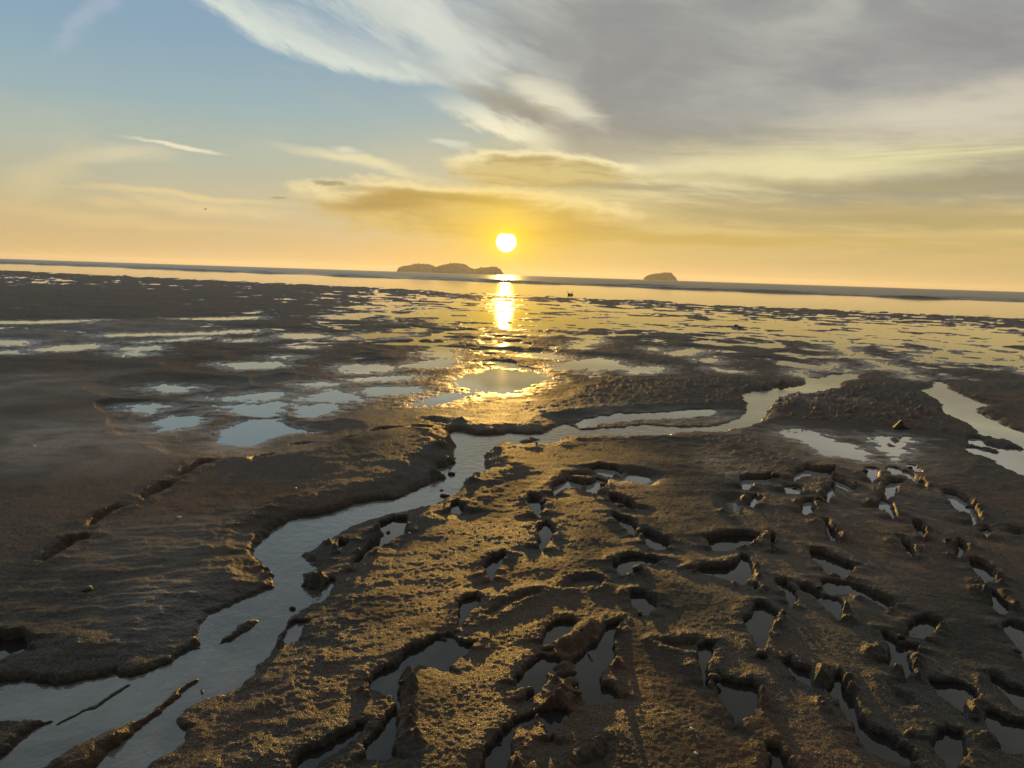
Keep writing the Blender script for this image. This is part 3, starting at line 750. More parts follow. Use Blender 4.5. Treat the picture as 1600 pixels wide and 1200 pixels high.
        if kind == 'S':
            d = d + np.clip(r[idx] / 5.0, 0.7, 2.5) * (0.030 * f1[idx] + 0.006 * f2[idx])
        elif kind in 'FD':
            d = d + np.clip(r[idx] / 5.0, 0.7, 1.5) * (0.022 * f1[idx] + 0.004 * f2[idx]) + (0.009 * (1 - sst(3.3, 4.8, r[idx])) - 0.014 * sst(4.6, 6.5, r[idx]) if kind == 'F' else 0.004)
        hits.append((kind, idx, d, mg, nf))
        if kind in 'FD':
            sc = np.clip(r[idx] / 4.5, 0.8, 1.6)
            a = {'F': 0.008, 'D': 0.010}[kind] * np.exp(-((d - 0.035 * sc) / (0.045 * sc)) ** 2)
            a *= 1 - 0.7 * nf if kind == 'F' else 1.0
            a *= np.clip(0.55 + 1.3 * f1[idx] + 0.5 * np.abs(f2[idx]), 0.0, 2.0)
            rim[idx] = np.maximum(rim[idx], a)
        if kind == 'S':
            a = 0.010 * np.exp(-((d - 0.22) / 0.12) ** 2) * np.clip(0.8 + f1[idx], 0, 2)
            rim[idx] = np.maximum(rim[idx], a)
        if kind == 'P':
            calm[idx] = np.minimum(calm[idx], sst(-0.2, 0.9, d) * 0.8 + 0.2)
    top = h0 + rim + near * calm * (0.0036 * f1 + 0.0011 * f2)
    h = top.copy()
    for kind, idx, d, mg, nf in hits:
        q = r[idx]
        if kind == 'S':
            w = np.clip(0.060 * q / 4.0, 0.045, 0.18)
            t = sst(-0.9 * w, 1.1 * w, d); fl = -0.05
        elif kind == 'Q':
            t = sst(-0.10, 0.13, d); fl = -0.012
        elif kind == 'P':
            sl_ = d * np.clip(0.20 / q, 0.006, 0.03) * np.where(q < 8, 2.0, 1.0) + np.where(q > 7, 0.0105, 0.006) * f1[idx] + 0.005 * rag[idx] + 0.0018 * f2[idx] - 0.006 * (1 - sst(-0.25, 0.08, d)) + 0.004 * sst(0.0, 0.5, d) + 0.12 * sst(0.35 * mg, mg, d)
            h[idx] = np.minimum(h[idx], np.maximum(sl_, -0.02))
            continue
        elif kind == 'F':
            w = np.clip(0.028 * q / 4.5, 0.018, 0.09)
            t = sst(-0.9 * w, 0.35 * w, d); fl = -0.03
        else:
            w = np.clip(0.045 * q / 4.5, 0.03, 0.09)
            t = sst(-1.2 * w, 0.3 * w, d); fl = 0.004
        tp = top[idx] * (0.62 + 0.38 * sst(-0.02, 0.32, d)) if kind == 'S' else top[idx]
        if kind == 'F':
            tp = tp - np.maximum(tp - 0.005, 0) * 0.8 * nf * np.exp(-(np.maximum(d, 0) / (0.028 * q)) ** 2)
        hi_ = fl + (tp - fl) * t
        h[idx] = np.minimum(h[idx], hi_)
    for P in LOW:
        P = np.array([ground(a, b, 0.01) for a, b in P])
        lo, hi = P.min(0) - 0.6, P.max(0) + 0.6
        idx = np.nonzero((wx > lo[0]) & (wx < hi[0]) & (wy > lo[1]) & (wy < hi[1]))[0]
        if not len(idx): continue
        d = poly_sdf(wx[idx], wy[idx], P)
        cap = 0.008 + 0.010 * f1[idx] + 0.0018 * f2[idx] + 0.05 * sst(0.0, 0.5, d)
        h[idx] = np.minimum(h[idx], cap)
    for P, zt in MOUNDS:
        P = np.array([ground(a, b, zt * 0.5) for a, b in P])
        lo, hi = P.min(0) - 0.1, P.max(0) + 0.1
        idx = np.nonzero((wx > lo[0]) & (wx < hi[0]) & (wy > lo[1]) & (wy < hi[1]))[0]
        if not len(idx): continue
        d = poly_sdf(wx[idx], wy[idx], P)
        b = zt * sst(0.02, -0.05, -(-d)) if False else zt * (1 - sst(-0.05, 0.02, d))
        b = b - 0.03 * sst(-0.005, 0.03, d) + 0.008 * f1[idx]
        h[idx] = np.maximum(h[idx], np.where(d < 0.03, b, -9))
    for (kx, ky, kr, kh) in KNOBS:
        gx, gy = ground(kx, ky, 0.05)
        rr = kr / F_PX * math.hypot(gx, gy) * 1.05
        idx = np.nonzero((np.abs(x - gx) < rr * 3) & (np.abs(y - gy) < rr * 3.5))[0]
        if not len(idx): continue
        dd = np.hypot(wx[idx] - gx, (wy[idx] - gy) / 1.3) / rr
        lump = kh * np.exp(-(dd ** 2) * 1.1) * np.clip(1.0 + 1.0 * f1[idx] + 0.35 * f2[idx], 0.3, 1.8)
        h[idx] += lump * 0.62
    return h

# grid
dep = np.arange(46.0, 1.45, -0.062)
rr_near = [0.02, 0.35, 0.7, 0.95, 1.15, 1.3]
rows = rr_near + [CAM_H / math.tan(rad(d)) for d in dep if CAM_H / math.tan(rad(d)) > 1.36]
rl = rows[-1]
while rl < 9000:
    rl *= 1.05 if rl < 160 else 1.35
    rows.append(rl)
rows = np.array(rows)
fine_az = np.arange(-45.0, 45.001, 0.078)
coarse = np.arange(45.0, 315.0, 2.5)[1:]
azs = np.radians(np.concatenate([fine_az, coarse]))
NR, NA = len(rows), len(azs)
R_, A_ = np.meshgrid(rows, azs, indexing='ij')
X = (R_ * np.sin(A_)).ravel(); Y = (R_ * np.cos(A_)).ravel()
H = flat_height(X, Y)
Hg = H.reshape(NR, NA)

def link(name, me, material, parent=None):
    o = bpy.data.objects.new(name, me)
    if material: me.materials.append(material)
    COL.objects.link(o)
    if parent: o.parent = parent
    return o

def quad_mesh(name, co, quads, smooth=True):
    me = bpy.data.meshes.new(name)
    me.vertices.add(len(co)); me.vertices.foreach_set('co', np.asarray(co, np.float32).ravel())
    q = np.asarray(quads, np.int32)
    me.loops.add(q.size); me.loops.foreach_set('vertex_index', q.ravel())
    me.polygons.add(len(q))
    me.polygons.foreach_set('loop_start', np.arange(0, q.size, 4, dtype=np.int32))
    me.update(calc_edges=True)
    if smooth: me.shade_smooth()
    return me

ii, jj = np.meshgrid(np.arange(NR - 1), np.arange(NA), indexing='ij')
j2 = (jj + 1) % NA
quads = np.stack([ii * NA + jj, ii * NA + j2, (ii + 1) * NA + j2, (ii + 1) * NA + jj], -1).reshape(-1, 4)
co = np.stack([X, Y, H], -1)
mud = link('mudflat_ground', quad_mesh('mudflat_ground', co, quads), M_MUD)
mud['kind'] = 'structure'
# where a film of water keeps the mud shining
SLICK = [(150,690,260,70,1.0),(60,610,200,40,.6),(320,950,170,75,.9),(380,700,120,40,.9),(250,860,160,60,.5),(1150,735,70,35,.9),(1300,700,160,50,.7),(1350,780,190,60,.35),(1250,900,220,80,.3),
 (760,640,120,45,.7),(1050,648,160,18,.9),(120,520,220,40,.6),(500,620,300,60,.5),(1280,625,80,16,.7),(900,1075,60,40,.4),(990,755,60,25,.8)]
sl_v = np.zeros_like(X)
for (px_, py_, rx_, ry_, a_) in SLICK:
    c0 = np.array(ground(px_, py_)); ex_ = np.array(ground(px_ + rx_, py_)); ey_ = np.array(ground(px_, py_ + ry_)); ey2 = np.array(ground(px_, py_ - ry_ * 0.7))
    wr_ = np.hypot(*(ex_ - c0)); wd_ = 0.5 * np.hypot(*(ey_ - ey2))
    wob = 0.35 * fbm(X * 1.1 + px_, Y * 1.1, 4, 0.6)
    q_ = np.sqrt(((X - c0[0]) / wr_) ** 2 + ((Y - c0[1]) / wd_) ** 2) + wob
    sl_v = np.maximum(sl_v, a_ * (1 - sst(0.35, 1.15, q_)))
sl_v *= np.clip(0.8 + 1.2 * fbm(X * 2.3 + 4, Y * 2.3, 4, 0.6), 0.15, 1.0)
at_ = mud.data.attributes.new('slick', 'FLOAT', 'POINT')
at_.data.foreach_set('value', sl_v.astype(np.float32))

# ------------------------------------------------------------------ water lying in the hollows, each sheet its own piece
cell_h = np.minimum(np.minimum(Hg[:-1, :], Hg[1:, :]), np.minimum(np.roll(Hg, -1, 1)[:-1, :], np.roll(Hg, -1, 1)[1:, :]))
shore_g = (Y + 0.55 * X).reshape(NR, NA)[:-1, :]
wetc = (cell_h < 0.002) & (shore_g < 150)
cutrow = int(np.searchsorted(rows, 11.2))
lab = np.where(wetc, np.arange(wetc.size).reshape(wetc.shape) + 1, 0)
for _ in range(400):                            # spread the smallest label through touching cells
    l0 = lab
    big_ = np.where(lab > 0, lab, 1 << 30)
    m_ = big_.copy()
    up_ = big_[:-1].copy(); dn_ = big_[1:].copy()
    up_[cutrow - 1] = 1 << 30; dn_[cutrow - 1] = 1 << 30      # near and far water are separate sheets
    m_[1:] = np.minimum(m_[1:], up_); m_[:-1] = np.minimum(m_[:-1], dn_)
    m_ = np.minimum(m_, np.minimum(np.roll(big_, 1, 1), np.roll(big_, -1, 1)))
    lab = np.where(wetc, m_, 0)
    # jump: each label takes the label of the cell it names
    flat = np.concatenate([[0], lab.ravel()])
    for _k in range(3):
        lab = flat[lab]
    if np.array_equal(lab, l0): break
ids, inv, cnt = np.unique(lab.ravel(), return_inverse=True, return_counts=True)
inv = inv.reshape(lab.shape)
cells = {}
order = np.argsort(inv.ravel(), kind='stable')
bounds = np.cumsum(cnt)
small = []
sx, sy = ground(440, 880)
def water_sheet(name, cellidx, material):
    q = quads[cellidx]
    u, qi = np.unique(q.ravel(), return_inverse=True)
    c = np.stack([X[u], Y[u], np.zeros(len(u))], -1)
    o = link(name, quad_mesh(name, c, qi.reshape(-1, 4)), material)
    o['kind'] = 'structure'
    return o
comps = []
for t, (i_, c_) in enumerate(zip(ids, cnt)):
    if i_ == 0: continue
    idx = order[bounds[t] - c_:bounds[t]]
    comps.append(idx)
comps.sort(key=lambda a: -len(a))
n_puddle = 0
for idx in comps:
    q0 = quads[idx][:, 0]
    cx_, cy_ = X[q0], Y[q0]
    if (cy_ + 0.55 * cx_).max() > 70:
        water_sheet('shallow_water', idx, M_STRIP)
    elif np.min(np.hypot(cx_ - sx, cy_ - sy)) < 0.12:
        water_sheet('stream_water', idx, M_STREAM)
    elif len(idx) >= 40 and n_puddle < 290:
        rm = np.hypot(cx_, cy_).mean()
        water_sheet('puddle_water', idx, M_PUDDLE if rm < 5.2 else M_POOL if rm < 13 else M_SHALLOW)
        n_puddle += 1
    else:
        small.append(idx)
if small:
    water_sheet('shallow_puddle_water', np.concatenate(small), M_SHALLOW)

# ------------------------------------------------------------------ the sea with its first small breakers
def build_sea():
    xs = np.concatenate([-np.geomspace(9000, 420, 24), np.arange(-400, 400.1, 1.6), np.geomspace(420, 9000, 24)])
    ss_ = np.concatenate([np.arange(146, 230, 0.42), np.arange(230, 420, 3.0), np.geomspace(420, 12000, 60)])
    S, XX = np.meshgrid(ss_, xs, indexing='ij')
    # far out the lines run square to the view again
    k = 0.55 * np.exp(-((S - 146) / 900.0))
    YY = S - k * np.clip(XX, -420, 420)
    d = S - 146
    ridge = np.zeros_like(S)
    rg = np.random.RandomState(3)
    for c0, amp, wdt in ((4, 0.42, 0.9), (9, 0.45, 1.1), (17, 0.5, 1.3), (33, 0.5, 1.8), (52, 0.5, 2.4), (74, 0.45, 3.0)):
        cc = c0 + 2.5 * fbm(XX.ravel() * 0.02 + c0, S.ravel() * 0 + c0, 3).reshape(S.shape)
        am = np.clip(fbm(XX.ravel() * 0.045 + 7 * c0, S.ravel() * 0 + 2.2, 4, 0.6).reshape(S.shape) * 2.0 + 0.25, 0, 1)
        ridge += amp * am * np.exp(-((d - cc) / wdt) ** 2)
    ridge += 0.03 * sst(2, 20, d) * fbm(XX.ravel() * 0.12, S.ravel() * 0.35, 3).reshape(S.shape) * np.exp(-d / 300)
    Z = 0.003 + ridge * np.exp(-np.maximum(d - 60, 0) / 60)
    c = np.stack([XX.ravel(), YY.ravel(), Z.ravel()], -1)
    a, b = S.shape
    i, j = np.meshgrid(np.arange(a - 1), np.arange(b - 1), indexing='ij')
    q = np.stack([i * b + j, i * b + j + 1, (i + 1) * b + j + 1, (i + 1) * b + j], -1).reshape(-1, 4)
    o = link('sea_water', quad_mesh('sea_water', c, q), M_SEA)
    o['kind'] = 'structure'
build_sea()

# ------------------------------------------------------------------ things
def tag(o, label, cat, group=None):
    o['label'] = label; o['category'] = cat
    if group: o['group'] = group
    return o

def empty(name, loc, rz=0.0):
    e = bpy.data.objects.new(name, None)
    e.empty_display_size = 0.1
    e.location = loc; e.rotation_euler = (0, 0, rz)
    COL.objects.link(e)
    return e

rnd = random.Random(5)

def height_at(x, y):
    return float(flat_height(np.array([x]), np.array([y]))[0])

# islands ----------------------------------------------------------------
def island(x0, x1, prof, dist, label, seed):
    """prof: photo-pixel outline of the crest (x, y); built as a real hill of that skyline, as deep as it is broad"""
    base_y = lambda x: 404 + 52 * x / 1600 + 0.4
    pts = []
    for (x, y) in prof:
        d = ray(x, y); s = dist / d.y
        hgt = (base_y(x) - y) / F_PX * dist
        pts.append((d.x * s, max(hgt, 0.0)))
    pxs = np.array([p[0] for p in pts]); phs = np.array([p[1] for p in pts])
    cx_ = (pxs[0] + pxs[-1]) / 2
    half = (pxs[-1] - pxs[0]) / 2
    root = empty('island', (cx_, dist, 0))
    tag(root, label, 'island')
    nx, ny = 220, 60
    xs = np.linspace(pxs[0], pxs[-1], nx); vs = np.linspace(-1, 1, ny)
    VV, XX = np.meshgrid(vs, xs, indexing='ij')
    depth = half * 0.55 * np.sqrt(np.clip(1 - ((XX - cx_) / half) ** 2, 0.003, 1))
    YY = VV * depth
    ph = np.interp(XX, pxs, phs)
    nz = fbm(XX.ravel() * 0.02 + seed, YY.ravel() * 0.02, 4).reshape(XX.shape)
    canopy = 4.0
    Z = np.maximum(ph - canopy, 0.5) * (1 - np.abs(VV) ** 2.6) * (1 + 0.10 * nz * np.abs(VV)) - 0.3
    c = np.stack([XX.ravel() - cx_, YY.ravel(), Z.ravel()], -1)
    i, j = np.meshgrid(np.arange(ny - 1), np.arange(nx - 1), indexing='ij')
    q = np.stack([i * nx + j, i * nx + j + 1, (i + 1) * nx + j + 1, (i + 1) * nx + j], -1).reshape(-1, 4)
    link('hillside', quad_mesh('hillside', c, q), M_ROCKLAND, root)
    # tree crowns: one uneven mass of small lobes over the slope
    rg = np.random.RandomState(seed)
    ico = bmesh.new(); bmesh.ops.create_icosphere(ico, subdivisions=1, radius=1.0)
    iv = np.array([v.co[:] for v in ico.verts]); it = np.array([[v.index for v in f.verts] for f in ico.faces]); ico.free()
    V, T = [], []; off = 0
    for k in range(int(5.0 * half) + 350):
        x = rg.uniform(pxs[0] + 1.5, pxs[-1] - 1.5); v = rg.uniform(-0.95, 0.35)
        dp = half * 0.55 * math.sqrt(max(1 - ((x - cx_) / half) ** 2, 0.003))
        hh = max(np.interp(x, pxs, phs) - canopy, 0.5) * (1 - abs(v) ** 2.6)
        if hh < 3 and rg.rand() < 0.7: continue
        s = rg.uniform(1.5, 3.3)
        tall = rg.rand() < 0.10
        vv = iv * np.array([s, s, s * rg.uniform(0.8, 1.2) * (1.5 if tall else 1.0)]) * (1 + 0.25 * rg.randn(len(iv), 1) * 0.6)
        V.append(vv + np.array([x - cx_, v * dp, hh + s * 0.30 + (2.0 if tall else 0)]))
        T.append(it + off); off += len(iv)
    V = np.concatenate(V); T = np.concatenate(T)
    me = bpy.data.meshes.new('tree_crowns')
    me.from_pydata(V.tolist(), [], T.tolist()); me.update()
    o = link('tree_crowns', me, M_FOREST, root)
    o['kind'] = 'stuff'
    return root

island(621, 788, [(621,424.5),(622,420),(626,417.5),(632,416),(640,414.5),(648,412.6),(655,412),(662,412.6),(668,412.6),(674,414),(679,416.5),(682,418),(686,416),(692,414),(700,412.5),(708,411.6),(716,411.5),(722,412),(728,414),(733,417),(737,420),(743,420.5),(747,419.5),(751,418),(757,418.5),(764,418),(770,417),(776,417),(780,420),(784,424),(787,428.5),(788,429.5)], 3600, 'long low wooded island with three humps left of the setting sun', 11)
island(1005, 1058, [(1005,436.6),(1008,433.5),(1013,430.5),(1019,428.6),(1026,427.6),(1033,427),(1040,426),(1047,426),(1050,428),(1054,432),(1057,436.5),(1058,438)], 3300, 'small single humped wooded island on the horizon right of the setting sun', 23)

# stones, clods, drift ---------------------------------------------------
def lump_mesh(name, seed, sub=3, sq=(1, 0.85, 0.65), jag=0.35, cut=False):
    bm = bmesh.new()
    bmesh.ops.create_icosphere(bm, subdivisions=sub, radius=1.0)
    rg = np.random.RandomState(seed)
    c = np.array([v.co[:] for v in bm.verts])
    dirs = rg.randn(7, 3); dirs /= np.linalg.norm(dirs, axis=1)[:, None]
    amp = rg.uniform(-0.5, 0.5, 7)
    f = 1 + jag * (np.clip(c @ dirs.T, 0, 1) ** 2 @ amp)
    n1 = perlin(c[:, 0] * 2.1 + seed, c[:, 1] * 2.1 + c[:, 2] * 1.7)
    n2 = perlin(c[:, 0] * 5.1 + seed, c[:, 1] * 5.1 - c[:, 2] * 4.3)
    f += jag * (0.5 * n1 + 0.3 * n2)
    c = c * f[:, None] * np.array(sq)
    for v, p in zip(bm.verts, c): v.co = p
    me = bpy.data.meshes.new(name); bm.to_mesh(me); bm.free()
    me.shade_smooth()
    return me

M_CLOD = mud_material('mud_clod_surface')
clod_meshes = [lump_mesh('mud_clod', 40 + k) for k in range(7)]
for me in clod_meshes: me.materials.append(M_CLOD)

clod_pos = []
NPR = len(PRINTS)
cand = []
for p in PRINTS:
    P = np.array([ground(a, b, 0.045) for a, b in p])
    if P[:, 1].min() < 1.4: continue
    L = np.linalg.norm(np.roll(P, -1, 0) - P, axis=1).sum()
    for _ in range(max(1, int(L * 2.6))):
        k = rnd.randrange(len(P)); t = rnd.random()
        q = P[k] * (1 - t) + P[(k + 1) % len(P)] * t
        q = q + np.array([rnd.gauss(0, 0.02), rnd.gauss(0, 0.02)])
        cand.append(q)
for q in cand[::2][:70]:
    sz = rnd.choice([0.008, 0.010, 0.012, 0.015, 0.018, 0.024]) * (1 if q[1] < 5 else 1.5)
    clod_pos.append((q[0], q[1], sz))
cx = np.array([c[0] for c in clod_pos]); cy = np.array([c[1] for c in clod_pos])
ch = flat_height(cx, cy)
for k, (x, y, s) in enumerate(clod_pos):
    o = bpy.data.objects.new('mud_clod', clod_meshes[k % 7])
    COL.objects.link(o)
    o.location = (x, y, max(ch[k], -0.005) + s * 0.28)
    o.rotation_euler = (rnd.uniform(-.3, .3), rnd.uniform(-.3, .3), rnd.uniform(0, 6.28))
    o.scale = (s * rnd.uniform(.8, 1.3), s * rnd.uniform(.8, 1.2), s * rnd.uniform(.7, 1.1))
    tag(o, 'small crumb of dark wet mud at the rim of a trodden puddle', 'mud clod', 'crumbs of mud thrown up round the footprints')

def stone(px, py, wpx, label, seed, sq=(1, .8, .6), name='stone', material=None, jag=.35, cat='stone', sink=0.25):
    gx, gy = ground(px, py, 0.02)
    hz = max(height_at(gx, gy), 0.0)
    s = wpx / 2 / F_PX * math.hypot(gx, gy)
    me = lump_mesh(name, seed, 3, sq, jag)
    o = link(name, me, material or M_STONE)
    o.location = (gx, gy, hz + s * sq[2] * (1 - 2 * sink) * 0.9)
    o.scale = (s, s, s)
    o.rotation_euler = (0, 0, seed)
    tag(o, label, cat)
    return o
stone(1150, 510, 7, 'left of two small dark stones alone on the bright wet flat at right', 3)
stone(1155, 512.5, 7, 'right and lower of two small dark stones alone on the bright wet flat at right', 4)
stone(706, 737, 13, 'rounded dark lump standing in the stream just below the bend', 8, (1, .9, .55), 'mud_lump', M_CLOD, .4, 'mud lump')
stone(695, 771, 15, 'flat dark lump in the stream by the right bank below the bend', 9, (1, .8, .4), 'mud_lump', M_CLOD, .4, 'mud lump')
stone(690, 762, 6, 'tiny dark crumb in the stream just above the flat lump', 10, (1, .8, .4), 'mud_lump', M_CLOD, .4, 'mud lump')
stone(457, 945, 11, 'small dark lump in the near stream by the mouth of the side hollow', 12, (1, .8, .5), 'mud_lump', M_CLOD, .4, 'mud lump')
stone(137, 928, 16, 'dark stone lying alone on the bare mud slope at lower left', 14, (1, .7, .5))
stone(54, 702, 5, 'tiny pale shell on the dark mud at the far left', 21, (1, .8, .5), 'shell', M_SHELL, .2, 'shell')
stone(280, 817, 6, 'pale pebble half sunk in the mud left of the stream bend', 22, (1, .8, .7), 'shell', M_SHELL, .2, 'shell')
stone(325, 1085, 5, 'small white shell at the tip of the ridge in the lower stream', 25, (1, .8, .6), 'shell', M_SHELL, .2, 'shell')
stone(462, 772, 4, 'tiny white shell on the brown mud left of the middle stream', 26, (1, .8, .6), 'shell', M_SHELL, .2, 'shell')

stone(640, 833, 5, 'pale fleck of shell on the brown mud just right of the islet in the stream', 31, (1, .8, .6), 'shell', M_SHELL, .2, 'shell')
stone(470, 1032, 6, 'pale fleck of shell near the right edge of the lower stream', 32, (1, .6, .5), 'shell', M_SHELL, .2, 'shell')
stone(1080, 1142, 7, 'pale pebble on the mud left of the deep square footprint, upper of two', 33, (1, .8, .6), 'pebble', M_SHELL, .2, 'pebble')
stone(1087, 1181, 7, 'pale pebble near the bottom edge, lower of two left of the square footprint', 34, (1, .8, .6), 'pebble', M_SHELL, .2, 'pebble')
stone(1286, 1105, 8, 'dull pebble beside the gold lit knob at lower right', 35, (1, .8, .6), 'pebble', M_STONE, .2, 'pebble')
stone(838, 697, 5, 'dark crumb of mud on the bank right of the stream junction', 36, (1, .8, .6), 'mud_lump', M_CLOD, .3, 'mud lump')
# the pointed stone with its flat neighbour
def pointed_stone():
    gx, gy = ground(1403, 667, 0.03)
    hz = max(height_at(gx, gy), 0)
    k = math.hypot(gx, gy) / F_PX
    bm = bmesh.new()
    prof = [(-9, 0), (2, 13), (5, 11), (6, 5), (10, 3), (19, 1), (20, -2), (-10, -2)]
    a = [bm.verts.new((x * k, -5 * k * (0.6 if z > 8 else 1), z * k)) for x, z in prof]
    b = [bm.verts.new((x * k + 1.5 * k, 5 * k * (0.3 if z > 8 else 1), z * k * 0.95)) for x, z in prof]
    n_ = len(prof)
    bm.faces.new(a[::-1]); bm.faces.new(b)
    for i in range(n_): bm.faces.new((a[i], a[(i + 1) % n_], b[(i + 1) % n_], b[i]))
    bmesh.ops.recalc_face_normals(bm, faces=bm.faces)
    bmesh.ops.bevel(bm, geom=list(bm.edges), offset=0.8 * k, segments=2, affect='EDGES')
    me = bpy.data.meshes.new('pointed_stone'); bm.to_mesh(me); bm.free()
    o = link('pointed_stone', me, M_STONE)
    o.location = (gx, gy, hz)
    tag(o, 'dark pointed wedge of stone standing up from the mud at right', 'stone')
pointed_stone()

def tube(bm, pts, r0, r1, seg=7):
    rings = []
    n_ = len(pts)
    for i, p in enumerate(pts):
        p = Vector(p)
        t = (Vector(pts[min(i + 1, n_ - 1)]) - Vector(pts[max(i - 1, 0)])).normalized()
        a = t.orthogonal().normalized(); b = t.cross(a)
        r = r0 + (r1 - r0) * i / (n_ - 1)
        rings.append([bm.verts.new(p + (a * math.cos(6.2832 * k / seg) + b * math.sin(6.2832 * k / seg)) * r) for k in range(seg)])
    for i in range(n_ - 1):
        for k in range(seg):
            bm.faces.new((rings[i][k], rings[i][(k + 1) % seg], rings[i + 1][(k + 1) % seg], rings[i + 1][k]))
    bm.faces.new(rings[0][::-1]); bm.faces.new(rings[-1])

# drift log with standing twigs at the water's edge
def driftwood():
    gx, gy = ground(891, 461, 0.0)
    k = math.hypot(gx, gy) / F_PX
    root = empty('driftwood', (gx, gy, -0.01))
    tag(root, 'dark stranded driftwood log with upright twigs at the edge of the bright water', 'driftwood')
    bm = bmesh.new()
    tube(bm, [(-3.4 * k, 0, 1.6 * k), (-1.5 * k, 0.4 * k, 1.3 * k), (1.2 * k, 0, 1.5 * k), (3 * k, -0.4 * k, 0.8 * k), (5 * k, -0.5 * k, 0.2 * k)], 1.5 * k, 0.6 * k, 9)
    me = bpy.data.meshes.new('log'); bm.to_mesh(me); bm.free(); me.shade_smooth()
    link('log', me, M_WOOD, root)
    for pts, r in (([(-2.8, 0, 2), (-4.5, 0, 4.6), (-6.8, .3, 6.6)], .35), ([(1.6, 0, 2), (1.4, .2, 3.6), (0.9, .2, 5.6)], .32), ([(3.0, 0, 1), (3.3, .2, 3.8), (3.6, .1, 6.6)], .32), ([(-3.0, 0, 1.6), (-3.2, .2, 3.2), (-3.4, .3, 3.8)], .8), ([(1.4, 0, 2), (1.8, .1, 2.6), (2.0, .1, 3.2)], .9)):
        bm = bmesh.new(); tube(bm, [tuple(c * k for c in p) for p in pts], r * k, r * 0.5 * k, 6)
        me = bpy.data.meshes.new('twig'); bm.to_mesh(me); bm.free(); me.shade_smooth()
        link('twig', me, M_WOOD, root)
driftwood()

def stick(px0, py0, px1, py1, z, r, label, lift=0.01):
    x0, y0 = ground(px0, py0, z); x1, y1 = ground(px1, py1, z)
    z0 = max(height_at(x0, y0), 0) + r * 0.6; z1 = max(height_at(x1, y1), 0) + r * 0.6
    bm = bmesh.new()
    mx, my, mz = (x0 + x1) / 2, (y0 + y1) / 2, max((z0 + z1) / 2, max(height_at((x0 + x1) / 2, (y0 + y1) / 2), 0) + r * 0.6) + lift
    tube(bm, [(x0 - mx, y0 - my, z0 - mz), ((x0 - mx) * .4, (y0 - my) * .4 + r, -lift * .2), ((x1 - mx) * .5, (y1 - my) * .5, 0), (x1 - mx, y1 - my, z1 - mz)], r, r * .5, 7)
    me = bpy.data.meshes.new('stick'); bm.to_mesh(me); bm.free(); me.shade_smooth()
    o = link('stick', me, M_WOOD); o.location = (mx, my, mz)
    tag(o, label, 'stick')
stick(834, 1035, 845, 1029, 0.0, 0.0045, 'short dark twig floating in the forked puddle at bottom centre', 0.002)
stick(1568, 799, 1578, 793, 0.05, 0.004, 'thin pale stick lying on the dark mud at far right', 0.004)
stick(920, 1005, 927, 1015, 0.05, 0.003, 'thin twig lying on the mud tongue above the forked puddle', 0.004)

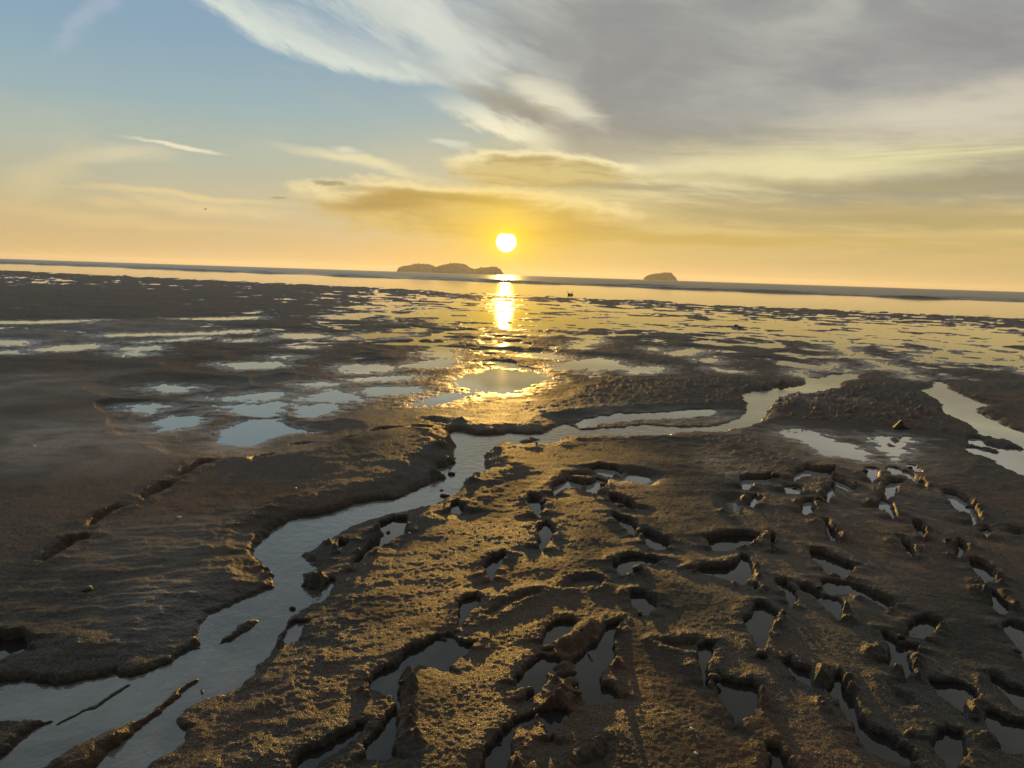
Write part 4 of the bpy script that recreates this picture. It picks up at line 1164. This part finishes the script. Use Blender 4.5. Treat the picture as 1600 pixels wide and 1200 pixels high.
# a bird low over the left horizon
def bird():
    d = ray(321, 327); s = 120 / d.y
    root = empty('bird', (d.x * s, 120, CAM_H + d.z * s), 0.4)
    tag(root, 'tiny dark bird flying low in the orange sky at left', 'bird')
    k = 1.0
    bm = bmesh.new()
    tube(bm, [(-.20, 0, 0), (-.12, 0, .01), (0, 0, .015), (.12, 0, .02), (.19, 0, .025), (.235, 0, .02)], .02, .02, 8)
    for v in bm.verts:
        f = max(0.25, 1 - (v.co.x / .25) ** 2) * 2.4
        v.co.y *= f; v.co.z = .015 + (v.co.z - .015) * f
    me = bpy.data.meshes.new('body'); bm.to_mesh(me); bm.free(); me.shade_smooth()
    link('body', me, M_FEATHER, root)
    for sgn in (-1, 1):
        bm = bmesh.new()
        spine = [(0.06, 0.03, .03), (.07, .16, .12), (.04, .28, .14), (-.03, .42, .10)]
        ch_ = [.13, .11, .085, .02]
        up_, dn = [], []
        for (x, y, z), c in zip(spine, ch_):
            up_.append((bm.verts.new((x, sgn * y, z + .006)), bm.verts.new((x - c, sgn * y, z + .002))))
            dn.append((bm.verts.new((x, sgn * y, z - .006)), bm.verts.new((x - c, sgn * y, z - .002))))
        for i in range(3):
            bm.faces.new((up_[i][0], up_[i + 1][0], up_[i + 1][1], up_[i][1]))
            bm.faces.new((dn[i][0], dn[i][1], dn[i + 1][1], dn[i + 1][0]))
            bm.faces.new((up_[i][0], dn[i][0], dn[i + 1][0], up_[i + 1][0]))
            bm.faces.new((up_[i][1], up_[i + 1][1], dn[i + 1][1], dn[i][1]))
        bmesh.ops.recalc_face_normals(bm, faces=bm.faces)
        me = bpy.data.meshes.new('wing'); bm.to_mesh(me); bm.free()
        link('wing', me, M_FEATHER, root)
    bm = bmesh.new()
    t = [bm.verts.new(p) for p in ((-.17, -.02, .01), (-.17, .02, .01), (-.28, .05, .005), (-.28, -.05, .005))]
    b = [bm.verts.new((v.co.x, v.co.y, v.co.z - .008)) for v in t]
    bm.faces.new(t); bm.faces.new(b[::-1])
    for i in range(4): bm.faces.new((t[i], b[i], b[(i + 1) % 4], t[(i + 1) % 4]))
    bmesh.ops.recalc_face_normals(bm, faces=bm.faces)
    me = bpy.data.meshes.new('tail'); bm.to_mesh(me); bm.free()
    link('tail', me, M_FEATHER, root)
bird()

# ------------------------------------------------------------------ evening haze over the sea
HAZE = 0.85e-4
if HAZE:
    bm = bmesh.new()
    bmesh.ops.create_cube(bm, size=1.0)
    for v in bm.verts:
        v.co = Vector((v.co.x * 25000, v.co.y * 30000, -3.0 if v.co.z < 0 else 85.0))
    me = bpy.data.meshes.new('haze'); bm.to_mesh(me); bm.free()
    m = bpy.data.materials.new('haze'); m.use_nodes = True
    m.node_tree.nodes.clear()
    vo = m.node_tree.nodes.new('ShaderNodeVolumePrincipled'); ou = m.node_tree.nodes.new('ShaderNodeOutputMaterial')
    vo.inputs['Color'].default_value = (0.93, 0.92, 0.90, 1)
    vo.inputs['Density'].default_value = HAZE
    vo.inputs['Anisotropy'].default_value = 0.35
    m.node_tree.links.new(vo.outputs[0], ou.inputs['Volume'])
    ho = link('haze', me, m)
    ho['kind'] = 'stuff'
